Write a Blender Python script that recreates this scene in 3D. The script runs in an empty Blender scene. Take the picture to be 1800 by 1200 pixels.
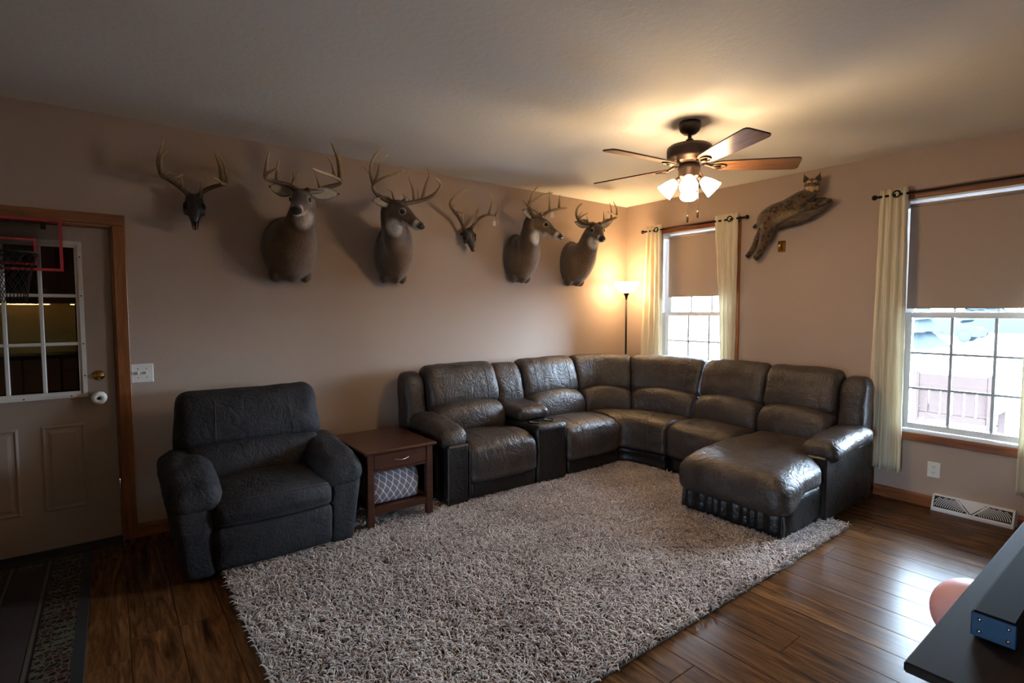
import bpy, bmesh, math, random
import numpy as np
from mathutils import Vector, Matrix, noise
R = math.radians
rnd = random.Random(7)
scn = bpy.context.scene
COL = scn.collection

# ------------------------------------------------------------------ camera
CAM = np.array([-4.96389, -4.24939, 1.50375]); FPX = 925.85
YAW, PITCH, ROLL = 0.651747, -0.0577989, -0.000556
_f = np.array([math.sin(YAW)*math.cos(PITCH), math.cos(YAW)*math.cos(PITCH), math.sin(PITCH)])
_r0 = np.array([math.cos(YAW), -math.sin(YAW), 0.0]); _u0 = np.cross(_r0, _f)
_r = _r0*math.cos(ROLL)+_u0*math.sin(ROLL); _u = -_r0*math.sin(ROLL)+_u0*math.cos(ROLL)
cd = bpy.data.cameras.new('camera'); cd.sensor_width = 36; cd.lens = FPX*36/1800; cd.clip_start = 0.02
cam = bpy.data.objects.new('camera', cd); COL.objects.link(cam)
cam.matrix_world = Matrix(((_r[0], _u[0], -_f[0], CAM[0]), (_r[1], _u[1], -_f[1], CAM[1]), (_r[2], _u[2], -_f[2], CAM[2]), (0, 0, 0, 1)))
scn.camera = cam

def at(px, py, y=None, x=None, z=None):
    """surveyed point of the photograph at a known distance (plane y, x or z of the room)"""
    d = _f + _r*(px-900)/FPX - _u*(py-600)/FPX
    ax, v = (1, y) if y is not None else ((0, x) if x is not None else (2, z))
    return Vector(CAM + d*(v-CAM[ax])/d[ax])

# ------------------------------------------------------------------ world, daylight, exposure
SKY = 62.0
w = bpy.data.worlds.new('overcast_sky'); scn.world = w; w.use_nodes = True
bg = w.node_tree.nodes['Background']; bg.inputs[0].default_value = (0.60, 0.78, 1.0, 1); bg.inputs[1].default_value = SKY
vs = scn.view_settings
scn.display_settings.display_device = 'sRGB'
vs.view_transform = 'Standard'; vs.look = 'None'; vs.gamma = 1.0; vs.exposure = 1.02; vs.use_curve_mapping = False
scn.cycles.use_denoising = True
scn.cycles.caustics_reflective = False; scn.cycles.caustics_refractive = False
scn.cycles.sample_clamp_indirect = 4.0
scn.cycles.max_bounces = 7; scn.cycles.diffuse_bounces = 4; scn.cycles.transparent_max_bounces = 10
FAN_E, FLOOR_LAMP_E = 42.0, 28.0
WARM = (1.0, 0.70, 0.40)

def portal(name, y0, y1, z0, z1):
    ld = bpy.data.lights.new(name, 'AREA'); ld.shape = 'RECTANGLE'; ld.size = abs(y1-y0); ld.size_y = z1-z0
    ld.cycles.is_portal = True
    o = bpy.data.objects.new(name, ld); COL.objects.link(o)
    o.location = (0.12, (y0+y1)/2, (z0+z1)/2); o.rotation_euler = (0, R(90), 0)
    ld.size, ld.size_y = z1-z0, abs(y1-y0)
portal('window_daylight_portal', -0.53, -1.40, 0.55, 2.37)
portal('window_daylight_portal', -2.80, -3.67, 0.55, 2.37)
ld = bpy.data.lights.new('fill_door_portal', 'AREA'); ld.shape = 'RECTANGLE'; ld.size, ld.size_y = 2.0, .48; ld.cycles.is_portal = True  # portal of the added, unseen patio door
o = bpy.data.objects.new('fill_door_portal', ld); COL.objects.link(o); o.location = (-8.30, -4.46, 1.05); o.rotation_euler = (0, R(-90), 0)

# ------------------------------------------------------------------ materials
def lin(c):
    return tuple(((v/255)/12.92 if v/255 <= 0.04045 else ((v/255+0.055)/1.055)**2.4) for v in c)
class NT:
    def __init__(s, name):
        s.m = bpy.data.materials.new(name); s.m.use_nodes = True; s.t = s.m.node_tree; s.n = s.t.nodes
        s.b = s.n['Principled BSDF']; s.out = s.n['Material Output']
    def new(s, ty, **kw):
        n = s.n.new(ty)
        for k, v in kw.items(): setattr(n, k, v)
        return n
    def link(s, a, b): s.t.links.new(a, b)
    def coord(s, kind='Object', scale=(1, 1, 1), rot=(0, 0, 0)):
        tc = s.new('ShaderNodeTexCoord'); mp = s.new('ShaderNodeMapping')
        mp.inputs['Scale'].default_value = scale; mp.inputs['Rotation'].default_value = rot
        s.link(tc.outputs[kind], mp.inputs['Vector']); return mp.outputs[0]
    def geo(s, scale=(1, 1, 1)):
        g = s.new('ShaderNodeNewGeometry'); mp = s.new('ShaderNodeMapping'); mp.inputs['Scale'].default_value = scale
        s.link(g.outputs['Position'], mp.inputs['Vector']); return mp.outputs[0]
    def noise(s, vec, scale=5, detail=4, rough=.55, dist=0):
        n = s.new('ShaderNodeTexNoise'); n.inputs['Scale'].default_value = scale; n.inputs['Detail'].default_value = detail
        n.inputs['Roughness'].default_value = rough; n.inputs['Distortion'].default_value = dist
        if vec is not None: s.link(vec, n.inputs['Vector'])
        return n.outputs['Fac']
    def ramp(s, fac, stops):
        r = s.new('ShaderNodeValToRGB'); e = r.color_ramp.elements
        e[0].position, e[0].color = stops[0][0], (*stops[0][1], 1)
        e[1].position, e[1].color = stops[-1][0], (*stops[-1][1], 1)
        for p, c in stops[1:-1]:
            k = e.new(p); k.color = (*c, 1)
        s.link(fac, r.inputs[0]); return r.outputs[0]
    def mixc(s, fac, a, b, mode='MIX'):
        m = s.new('ShaderNodeMix', data_type='RGBA', blend_type=mode)
        for sock, v in ((m.inputs[0], fac), (m.inputs[6], a), (m.inputs[7], b)):
            if hasattr(v, 'links'): s.link(v, sock)
            elif isinstance(v, (int, float)): sock.default_value = v
            else: sock.default_value = (*v, 1)
        return m.outputs[2]
    def math(s, op, a, b=0.0):
        m = s.new('ShaderNodeMath', operation=op)
        for i, v in enumerate((a, b)):
            if hasattr(v, 'links'): s.link(v, m.inputs[i])
            else: m.inputs[i].default_value = v
        return m.outputs[0]
    def col(s, c):
        if hasattr(c, 'links'): s.link(c, s.b.inputs['Base Color'])
        else: s.b.inputs['Base Color'].default_value = (*c, 1)
    def bump(s, h, strength=.2, dist=.01):
        b = s.new('ShaderNodeBump'); b.inputs['Strength'].default_value = strength; b.inputs['Distance'].default_value = dist
        s.link(h, b.inputs['Height']); s.link(b.outputs[0], s.b.inputs['Normal'])
    def set(s, **kw):
        for k, v in kw.items():
            i = s.b.inputs[k.replace('_', ' ')]
            if hasattr(v, 'links'): s.link(v, i)
            else: i.default_value = v
M = {}
def plain(name, c, rough=.5, metal=0.0, spec=.5):
    t = NT(name); t.col(c); t.set(Roughness=rough, Metallic=metal, Specular_IOR_Level=spec); M[name] = t.m; return t.m
def wood(name, c0, c1, axis='X', rough=.35, scale=1.0):
    t = NT(name); sc = {'X': (1.2, 14, 14), 'Y': (14, 1.2, 14), 'Z': (14, 14, 1.2)}[axis]
    v = t.geo(tuple(k*scale for k in sc)); f = t.noise(v, 2.0, 5, .6, 1.2)
    t.col(t.ramp(f, [(.3, c0), (.7, c1)])); t.set(Roughness=rough); t.bump(f, .08, .004); M[name] = t.m
# wall paint with orange-peel relief
t = NT('taupe_wall_paint'); t.col(lin((170, 150, 136))); t.set(Roughness=.62, Specular_IOR_Level=.3); t.bump(t.noise(t.geo(), 130, 2), .25, .004); M['wall'] = t.m
t = NT('white_knockdown_ceiling'); t.col(lin((240, 237, 229))); t.set(Roughness=.8, Specular_IOR_Level=.2); t.bump(t.noise(t.geo(), 28, 4, .6), .35, .008); M['ceiling'] = t.m
wood('oak_trim', lin((96, 50, 22)), lin((142, 84, 42)), 'X'); wood('oak_trim_y', lin((96, 50, 22)), lin((142, 84, 42)), 'Y'); wood('oak_trim_z', lin((96, 50, 22)), lin((142, 84, 42)), 'Z')
wood('table_wood', lin((44, 21, 12)), lin((72, 36, 20)), 'X', .28)
wood('console_wood', lin((26, 19, 16)), lin((40, 30, 25)), 'X', .7); M['console_wood'].node_tree.nodes['Principled BSDF'].inputs['Specular IOR Level'].default_value = .15
wood('cabinet_wood', lin((90, 52, 28)), lin((130, 82, 48)), 'Z', .4)
wood('log_wood', lin((38, 28, 20)), lin((110, 92, 72)), 'Y', .8)
wood('deck_wood', lin((150, 96, 60)), lin((180, 125, 85)), 'Y', .8)
# floor planks
t = NT('hickory_plank')
oi = t.new('ShaderNodeObjectInfo'); tc = t.new('ShaderNodeTexCoord'); off = t.new('ShaderNodeVectorMath', operation='ADD'); comb = t.new('ShaderNodeCombineXYZ')
t.link(t.math('MULTIPLY', oi.outputs['Random'], 37.0), comb.inputs[0]); t.link(t.math('MULTIPLY', oi.outputs['Random'], 91.0), comb.inputs[1])
t.link(tc.outputs['Object'], off.inputs[0]); t.link(comb.outputs[0], off.inputs[1])
mp = t.new('ShaderNodeMapping'); mp.inputs['Scale'].default_value = (9, .9, 1); t.link(off.outputs[0], mp.inputs['Vector'])
n1 = t.noise(mp.outputs[0], 1.6, 5, .6, 1.8); n2 = t.noise(mp.outputs[0], 9, 4, .6, .6)
c = t.ramp(n1, [(.28, lin((30, 18, 10))), (.42, lin((80, 52, 30))), (.55, lin((104, 70, 41))), (.72, lin((126, 90, 56)))])
c = t.mixc(t.ramp(n2, [(.35, (0, 0, 0)), (.65, (1, 1, 1))]), t.mixc(1.0, c, (.62, .58, .55), 'MULTIPLY'), c)
c = t.mixc(t.math('MULTIPLY', oi.outputs['Random'], .5), c, lin((62, 40, 24)))
t.col(c); t.set(Roughness=.25, Specular_IOR_Level=.05); t.bump(n2, .06, .003); M['plank'] = t.m
plain('subfloor', lin((30, 20, 14)), .8)
# leathers
def leather(name, dark, light, rough, bump=.3, spec=.35):
    t = NT(name); v = t.geo(); big = t.noise(v, 4.5, 5, .65, .6); fine = t.noise(v, 70, 4, .6)
    def ridge(sc, det, dist):
        n_ = t.noise(v, sc, det, .55, dist); return t.math('POWER', t.math('SUBTRACT', 1.0, t.math('ABSOLUTE', t.math('SUBTRACT', t.math('MULTIPLY', n_, 2.0), 1.0))), 7.0)
    wr = t.math('ADD', t.math('MULTIPLY', ridge(7, 3, 1.2), 1.0), t.math('MULTIPLY', ridge(20, 3, 1.0), .45))
    c = t.ramp(big, [(.32, dark), (.62, light)]); t.col(t.mixc(.3, c, t.ramp(fine, [(.3, dark), (.7, light)])))
    rg_ = t.ramp(t.noise(v, 11, 4, .6), [(.3, (rough-.08,)*3), (.7, (rough+.12,)*3)]); t.set(Roughness=rg_, Specular_IOR_Level=spec)
    h = t.math('SUBTRACT', t.math('ADD', t.math('MULTIPLY', fine, .25), t.math('MULTIPLY', t.noise(v, 9, 3), .8)), t.math('MULTIPLY', wr, .45))
    t.bump(h, bump, .02); M[name] = t.m
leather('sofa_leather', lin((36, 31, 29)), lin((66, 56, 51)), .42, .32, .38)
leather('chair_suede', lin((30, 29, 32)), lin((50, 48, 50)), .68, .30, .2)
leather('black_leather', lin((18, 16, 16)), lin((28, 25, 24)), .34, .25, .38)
plain('stitching', lin((78, 69, 63)), .8)
plain('white_vinyl', lin((232, 234, 236)), .35)
plain('muntin_shaded_vinyl', lin((168, 176, 184)), .5); plain('white_plastic', lin((225, 222, 214)), .35)  # muntins: white vinyl greyed, backlit shade put into the colour
plain('door_paint', lin((142, 124, 110)), .5)
plain('lite_frame_white', lin((196, 190, 182)), .4)
plain('black_metal', lin((20, 17, 15)), .35, .7); plain('black_plastic', lin((14, 14, 15)), .75, 0, .12)
plain('bronze', lin((58, 44, 36)), .38, .75); plain('brass', lin((190, 150, 80)), .25, 1.0); plain('nickel', lin((180, 176, 168)), .28, 1.0)
plain('dark_rubber', lin((24, 22, 20)), .7); plain('red_trim', lin((150, 26, 28)), .45); plain('net_black', lin((16, 15, 15)), .8)
plain('slot_dark', lin((30, 28, 26)), .8); plain('pink_rubber', lin((226, 168, 164)), .5); plain('paper_white', lin((226, 220, 208)), .7)
plain('steel_painted_reflection', lin((38, 66, 92)), .4, .3); plain('vent_white', lin((222, 222, 222)), .45); plain('snow', lin((225, 228, 232)), .9)  # sound bar end plate: bluish reflection painted into its base colour
plain('car_blue', lin((70, 96, 130)), .35); plain('car_silver', lin((120, 128, 140)), .3); plain('tyre', lin((40, 42, 46)), .8); plain('siding', lin((190, 190, 188)), .8); plain('backsplash', lin((190, 146, 74)), .5)
plain('bark', lin((110, 100, 92)), .9); plain('sky_block', lin((26, 23, 21)), .9); plain('counter', lin((40, 36, 34)), .3)
plain('eye_black', (0.004, .003, .003), .06); plain('nose_black', (.008, .007, .007), .3)
plain('tan_hide', lin((150, 112, 76)), .8)
t = NT('shade_fabric'); t.col(lin((168, 150, 137))); t.set(Roughness=.9, Specular_IOR_Level=.1); t.bump(t.noise(t.geo(), 400, 2), .1, .002); M['shade_fabric'] = t.m
# curtain: cream crinkled cloth that lets daylight through
t = NT('curtain_cloth'); v = t.geo((60, 60, 3)); n = t.noise(v, 1.0, 4, .6); t.col(t.ramp(n, [(.3, lin((236, 222, 192))), (.7, lin((252, 246, 228)))])); t.set(Roughness=.9, Specular_IOR_Level=.1); t.bump(n, .5, .01)
tr = t.new('ShaderNodeBsdfTranslucent'); tr.inputs[0].default_value = (*lin((246, 240, 222)), 1); mx = t.new('ShaderNodeMixShader'); mx.inputs[0].default_value = .36
t.link(t.b.outputs[0], mx.inputs[1]); t.link(tr.outputs[0], mx.inputs[2]); t.link(mx.outputs[0], t.out.inputs[0]); M['curtain'] = t.m
# thin glass pane
def pane_mat(name, tint, refl):
    t = NT(name); tp = t.new('ShaderNodeBsdfTransparent'); tp.inputs[0].default_value = (*tint, 1); gl = t.new('ShaderNodeBsdfGlossy'); gl.inputs['Roughness'].default_value = .01
    fr = t.new('ShaderNodeFresnel'); fr.inputs[0].default_value = 1.5; k = t.math('MULTIPLY', fr.outputs[0], refl); mx = t.new('ShaderNodeMixShader')
    t.link(k, mx.inputs[0]); t.link(tp.outputs[0], mx.inputs[1]); t.link(gl.outputs[0], mx.inputs[2]); t.link(mx.outputs[0], t.out.inputs[0]); M[name] = t.m
pane_mat('window_glass', (.96, .98, .98), 1.2); pane_mat('door_glass', (.8, .82, .82), 1.7); pane_mat('acrylic', (.80, .80, .82), 1.5)
def emit(name, c, strength):
    t = NT(name); t.col(lin((240, 236, 226))); t.set(Roughness=.4, Emission_Color=(*c, 1), Emission_Strength=strength); M[name] = t.m
emit('lit_shade', WARM, FAN_E); emit('lit_bowl', (1.0, .66, .33), FLOOR_LAMP_E); emit('under_cabinet_tube', (1, .68, .28), 14.0)
# fur: colour comes from a per-vertex coat colour, with fine streaks
def fur(name, attr='coat', streak=1.0):
    t = NT(name); a = t.new('ShaderNodeAttribute'); a.attribute_name = attr
    v = t.geo((90, 90, 26)); n = t.noise(v, 1.2, 5, .65, .4); n2 = t.noise(t.geo(), 9, 4, .6)
    k = t.ramp(n, [(.25, (.55, .55, .55)), (.75, (1.3, 1.3, 1.3))]); c = t.mixc(1.0, a.outputs['Color'], k, 'MULTIPLY')
    c = t.mixc(1.0, c, t.ramp(n2, [(.3, (.8, .8, .8)), (.7, (1.15, 1.15, 1.15))]), 'MULTIPLY')
    t.col(c); t.set(Roughness=.8, Specular_IOR_Level=.25, Sheen_Weight=.25); t.bump(n, .6, .008); M[name] = t.m; return t
fur('deer_fur')
t = fur('bobcat_fur')
t = NT('antler_bone'); a = t.new('ShaderNodeAttribute'); a.attribute_name = 'tip'
n = t.noise(t.geo((1, 1, 1)), 60, 4)
c = t.mixc(a.outputs['Fac'], lin((72, 46, 26)), lin((214, 186, 140))); t.col(t.mixc(1.0, c, t.ramp(n, [(.3, (.7, .7, .7)), (.7, (1.1, 1.1, 1.1))]), 'MULTIPLY')); t.set(Roughness=.5); t.bump(n, .3, .004); M['antler'] = t.m
t = NT('dark_bone'); n = t.noise(t.geo(), 40, 4); t.col(t.ramp(n, [(.3, lin((24, 18, 14))), (.7, lin((52, 42, 34)))])); t.set(Roughness=.45); M['dark_bone'] = t.m
# shag yarn
t = NT('shag_yarn'); a = t.new('ShaderNodeAttribute'); a.attribute_name = 'yarn'
t.col(t.ramp(a.outputs['Fac'], [(0, lin((140, 126, 118))), (.45, lin((196, 180, 171))), (1, lin((236, 224, 214)))])); t.set(Roughness=.9, Specular_IOR_Level=.1); M['yarn'] = t.m
plain('rug_backing', lin((80, 70, 62)), .95)
# fan blade veneer
t = NT('blade_veneer'); v = t.coord('Object', (2.2, 26, 26)); n = t.noise(v, 2, 5, .6, .8); t.col(t.ramp(n, [(.3, lin((70, 42, 26))), (.7, lin((134, 92, 60)))])); t.set(Roughness=.32, Specular_IOR_Level=.4); M['blade'] = t.m
plain('blade_edge', lin((40, 26, 18)), .4)
# door mat print
t = NT('mat_print'); g = t.new('ShaderNodeNewGeometry'); sp = t.new('ShaderNodeSeparateXYZ'); t.link(g.outputs['Position'], sp.inputs[0])
vor = t.new('ShaderNodeTexVoronoi', feature='DISTANCE_TO_EDGE'); vor.inputs['Scale'].default_value = 38; t.link(g.outputs['Position'], vor.inputs['Vector'])
wv = t.new('ShaderNodeTexWave', wave_type='BANDS', bands_direction='Y'); wv.inputs['Scale'].default_value = 5.5; wv.inputs['Distortion'].default_value = 6; wv.inputs['Detail'].default_value = 3; t.link(g.outputs['Position'], wv.inputs['Vector'])
big = t.noise(g.outputs['Position'], 9, 3)
base = t.ramp(big, [(.35, lin((66, 34, 32))), (.5, lin((50, 40, 31))), (.65, lin((74, 82, 66)))])
pat = t.mixc(t.ramp(wv.outputs['Fac'], [(.45, (0, 0, 0)), (.55, (1, 1, 1))]), lin((30, 20, 17)), base)
pat = t.mixc(t.ramp(vor.outputs['Distance'], [(.05, (1, 1, 1)), (.12, (0, 0, 0))]), pat, lin((84, 75, 62)))
t.col(pat); t.set(Roughness=.95, Specular_IOR_Level=.1); M['mat_pattern'] = t.m
plain('mat_black', lin((16, 14, 14)), .9); plain('mat_field', lin((40, 26, 20)), .95); plain('mat_line', lin((74, 60, 48)), .95)
# storage cube with trellis lattice
t = NT('trellis_cloth'); tc = t.new('ShaderNodeTexCoord'); sp = t.new('ShaderNodeSeparateXYZ'); t.link(tc.outputs['Object'], sp.inputs[0])
hx = t.math('ADD', sp.outputs[0], sp.outputs[1]); k = 2*math.pi/.052
s1 = t.math('MULTIPLY', t.math('SINE', t.math('MULTIPLY', sp.outputs[2], 2*math.pi/.075)), .011)
def line(sign):
    a = t.math('ADD', hx, t.math('MULTIPLY', s1, sign)); return t.math('ABSOLUTE', t.math('SINE', t.math('MULTIPLY', a, k/2)))
d = t.math('MINIMUM', line(1.0), t.math('ABSOLUTE', t.math('COSINE', t.math('MULTIPLY', t.math('ADD', hx, t.math('MULTIPLY', s1, -1.0)), k/2))))
t.col(t.ramp(d, [(.12, lin((190, 184, 186))), (.24, lin((104, 96, 102)))])); t.set(Roughness=.9); M['trellis'] = t.m

# ------------------------------------------------------------------ mesh helpers
ORG = {}
def mk(name, geo, mat=None, parent=None, smooth=False, origin=None, attr=None, uniform=False):
    vs_, fs_ = geo
    if parent is not None: o0 = ORG[parent.name]
    elif origin is not None: o0 = Vector(origin)
    else:
        a = np.array([tuple(v) for v in vs_]); o0 = Vector(((a[:, 0].min()+a[:, 0].max())/2, (a[:, 1].min()+a[:, 1].max())/2, a[:, 2].min()))
    me = bpy.data.meshes.new(name); me.from_pydata([tuple(Vector(v)-o0) for v in vs_], [], [tuple(f) for f in fs_]); me.update()
    if smooth: me.polygons.foreach_set('use_smooth', [True]*len(me.polygons))
    if mat: me.materials.append(M[mat] if isinstance(mat, str) else mat)
    if attr:
        an, vals, ty = attr
        if ty == 'COL':
            ca = me.attributes.new(an, 'FLOAT_COLOR', 'POINT'); ca.data.foreach_set('color', np.array(vals, dtype=np.float32).ravel())
        else:
            fa = me.attributes.new(an, 'FLOAT', 'POINT'); fa.data.foreach_set('value', np.array(vals, dtype=np.float32))
    o = bpy.data.objects.new(name, me); COL.objects.link(o)
    if parent is not None: o.parent = parent
    else: o.location = o0
    ORG[o.name] = o0
    return o
def recalc(o):
    bm = bmesh.new(); bm.from_mesh(o.data); bmesh.ops.recalc_face_normals(bm, faces=bm.faces); bm.to_mesh(o.data); bm.free(); return o
def thing(name, label, cat, loc, group=None):
    o = bpy.data.objects.new(name, None); COL.objects.link(o); o.location = loc; ORG[o.name] = Vector(loc); o.empty_display_size = .1
    return tag(o, label, cat, group)
def tag(o, label, cat, group=None):
    o['label'] = label; o['category'] = cat
    if group: o['group'] = group
    return o
def struct(o, label=None):
    o['kind'] = 'structure'
    if label: o['label'] = label
    return o
def box(x0, x1, y0, y1, z0, z1):
    x0, x1 = min(x0, x1), max(x0, x1); y0, y1 = min(y0, y1), max(y0, y1); z0, z1 = min(z0, z1), max(z0, z1)
    v = [(x, y, z) for z in (z0, z1) for y in (y0, y1) for x in (x0, x1)]
    return v, [(0, 2, 3, 1), (4, 5, 7, 6), (0, 1, 5, 4), (2, 6, 7, 3), (0, 4, 6, 2), (1, 3, 7, 5)]
def bbox_(x0, x1, y0, y1, z0, z1, b=.004):
    """box with chamfered edges"""
    bm = bmesh.new(); v, f = box(x0, x1, y0, y1, z0, z1); vv = [bm.verts.new(p) for p in v]
    for q in f: bm.faces.new([vv[i] for i in q])
    bmesh.ops.bevel(bm, geom=list(bm.edges), offset=b, segments=1, affect='EDGES', profile=.5)
    bm.verts.index_update(); g = ([tuple(v.co) for v in bm.verts], [tuple(v.index for v in f.verts) for f in bm.faces]); bm.free(); return g
def join(*gs):
    V, F = [], []
    for v, f in gs:
        n = len(V); V += [tuple(p) for p in v]; F += [tuple(i+n for i in q) for q in f]
    return V, F
def rbox(c0, c1, r, n=(10, 10, 8), fn=None):
    """soft box: rounded by r, then reshaped point by point by fn"""
    c0, c1 = np.array(c0, float), np.array(c1, float); V, F, idx = [], [], {}
    r = min(r, *(abs(c1-c0)/2*.999))
    def vert(i, j, k):
        key = (i, j, k)
        if key not in idx:
            u = np.array([i/n[0], j/n[1], k/n[2]]); u = .5-.5*np.cos(u*math.pi)*(.35)-.5*(1-2*u)*.65
            p = c0+(c1-c0)*u; q = np.clip(p, c0+r, c1-r); d = p-q; L = np.linalg.norm(d)
            if L > 1e-9: p = q+d/L*r
            idx[key] = len(V); V.append(p)
        return idx[key]
    for a in range(3):
        b, c = (a+1) % 3, (a+2) % 3
        for side in (0, n[a]):
            for i in range(n[b]):
                for j in range(n[c]):
                    def g(ii, jj):
                        t = [0, 0, 0]; t[a] = side; t[b] = ii; t[c] = jj; return vert(*t)
                    q = (g(i, j), g(i+1, j), g(i+1, j+1), g(i, j+1)); F.append(q if side else q[::-1])
    if fn: V = [fn(Vector(p)) for p in V]
    return V, F
def catmull(pts, n, closed=False):
    P = [np.array(p, float) for p in pts]; m = len(P); out = []
    rng = m if closed else m-1
    for i in range(rng):
        p0 = P[(i-1) % m] if closed else P[max(i-1, 0)]; p1 = P[i]; p2 = P[(i+1) % m]; p3 = P[(i+2) % m] if closed else P[min(i+2, m-1)]
        for k in range(n):
            t = k/n; out.append(.5*((2*p1)+(-p0+p2)*t+(2*p0-5*p1+4*p2-p3)*t*t+(-p0+3*p1-3*p2+p3)*t**3))
    if not closed: out.append(P[-1])
    return out
def sweep(profile, u0, u1, r_end, mapf, nst=22, sub=5, shape=None):
    """upholstered roll: closed (d,z) profile carried along u, ends rounded by r_end; mapf(u,d,z)->world; shape(s,d,z)->(d,z), s in -1..1"""
    prof = catmull(profile, sub, True); m = len(prof); cen = np.mean(prof, axis=0); V, F = [], []; L = abs(u1-u0)/2; mid = (u0+u1)/2; sg = 1 if u1 > u0 else -1
    st = [math.sin(math.pi/2*math.sin(math.pi/2*(-1+2*i/(nst-1)))) for i in range(nst)]
    for s in st:
        x = s*L; e = max(0.0, (abs(x)-(L-r_end))/r_end); e = min(e, 1.0); ins = r_end*(1-math.sqrt(max(0, 1-e*e)))
        for p in prof:
            dv = cen-p; dl = np.linalg.norm(dv); q = p+dv/dl*min(ins, dl*.85); d, z = q
            if shape: d, z = shape(s, d, z)
            V.append(mapf(mid+x*sg, d, z))
    for i in range(nst-1):
        for j in range(m):
            F.append((i*m+j, i*m+(j+1) % m, (i+1)*m+(j+1) % m, (i+1)*m+j))
    F.append(tuple(range(m))[::-1]); F.append(tuple((nst-1)*m+j for j in range(m)))
    return V, F
def wrinkle(V, amp=.006, sc=6.0, seed=0.0):
    out = []
    for v in V:
        v = Vector(v); nz = noise.noise_vector(v*sc+Vector((seed, seed*.7, 0))); nz2 = noise.noise_vector(v*sc*2.7+Vector((seed, 0, seed)))
        out.append(v+nz*amp+nz2*amp*.45)
    return out
def soft(name, geo, mat, parent, amp=.006, sc=6.0, seed=0.0):
    o = mk(name, (wrinkle(geo[0], amp, sc, seed), geo[1]), mat, parent, True); return recalc(o)
def tube(pts, rad, n=10, caps=True, flat=None):
    P = [Vector(p) for p in pts]; m = len(P); rr = rad if isinstance(rad, (list, tuple)) else [rad]*m; V, F = [], []
    tan = [((P[min(i+1, m-1)]-P[max(i-1, 0)]).normalized()) for i in range(m)]
    ref = Vector((0, 0, 1)) if abs(tan[0].z) < .9 else Vector((1, 0, 0)); a = tan[0].cross(ref).normalized()
    for i in range(m):
        a = (a-tan[i]*a.dot(tan[i])).normalized(); b = tan[i].cross(a)
        for k in range(n):
            th = 2*math.pi*k/n; V.append(P[i]+(a*math.cos(th)+b*math.sin(th)*(flat or 1))*rr[i])
    for i in range(m-1):
        for k in range(n): F.append((i*n+k, i*n+(k+1) % n, (i+1)*n+(k+1) % n, (i+1)*n+k))
    if caps: F.append(tuple(range(n))[::-1]); F.append(tuple((m-1)*n+k for k in range(n)))
    return V, F
def ring(cen, R_, r, axis='Z', n=28, m=8):
    V, F = [], []; cen = Vector(cen)
    for i in range(n):
        a = 2*math.pi*i/n
        for j in range(m):
            b = 2*math.pi*j/m; q = R_+r*math.cos(b); p = (q*math.cos(a), q*math.sin(a), r*math.sin(b))
            if axis == 'Y': p = (p[0], p[2], p[1])
            if axis == 'X': p = (p[2], p[0], p[1])
            V.append(cen+Vector(p))
    for i in range(n):
        for j in range(m): F.append((i*m+j, ((i+1) % n)*m+j, ((i+1) % n)*m+(j+1) % m, i*m+(j+1) % m))
    return V, F
def lathe(prof, cen=(0, 0, 0), n=28, mat3=None):
    """closed body of revolution about z from (r,z) points"""
    V, F = [], []; cen = Vector(cen); m = len(prof)
    for r_, z_ in prof:
        for k in range(n):
            a = 2*math.pi*k/n; p = Vector((r_*math.cos(a), r_*math.sin(a), z_)); V.append(cen+(mat3 @ p if mat3 else p))
    for i in range(m-1):
        for k in range(n): F.append((i*n+k, i*n+(k+1) % n, (i+1)*n+(k+1) % n, (i+1)*n+k))
    F.append(tuple(range(n))[::-1]); F.append(tuple((m-1)*n+k for k in range(n)))
    return V, F
def loft(rings):
    n = len(rings[0]); V = [Vector(p) for r_ in rings for p in r_]; F = []
    for i in range(len(rings)-1):
        for k in range(n): F.append((i*n+k, i*n+(k+1) % n, (i+1)*n+(k+1) % n, (i+1)*n+k))
    F.append(tuple(range(n))[::-1]); F.append(tuple((len(rings)-1)*n+k for k in range(n)))
    return V, F
def ellip(cen, rad, mat3=None, n=16, m=10):
    V, F = [], []; cen = Vector(cen)
    for i in range(m+1):
        ph = math.pi*i/m
        for k in range(n):
            a = 2*math.pi*k/n; p = Vector((rad[0]*math.sin(ph)*math.cos(a), rad[1]*math.sin(ph)*math.sin(a), rad[2]*math.cos(ph)))
            V.append(cen+(mat3 @ p if mat3 else p))
    for i in range(m):
        for k in range(n): F.append((i*n+k, (i+1)*n+k, (i+1)*n+(k+1) % n, i*n+(k+1) % n))
    return V, F
def tube_loft(keys, n=24, sub=4):
    """keys: (centre, side radius, up radius) -> smooth loft, sections follow the path"""
    K = catmull([(*k[0], k[1], k[2]) for k in keys], sub); rings = []
    for i, k in enumerate(K):
        c = Vector(k[:3]); tn = (Vector(K[min(i+1, len(K)-1)][:3])-Vector(K[max(i-1, 0)][:3])).normalized()
        sd = tn.cross(Vector((0, 0, 1))); sd = sd.normalized() if sd.length > 1e-4 else Vector((1, 0, 0)); up = sd.cross(tn)
        rings.append([c+sd*(k[3]*math.cos(2*math.pi*j/n))+up*(k[4]*math.sin(2*math.pi*j/n)) for j in range(n)])
    return loft(rings)
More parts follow.
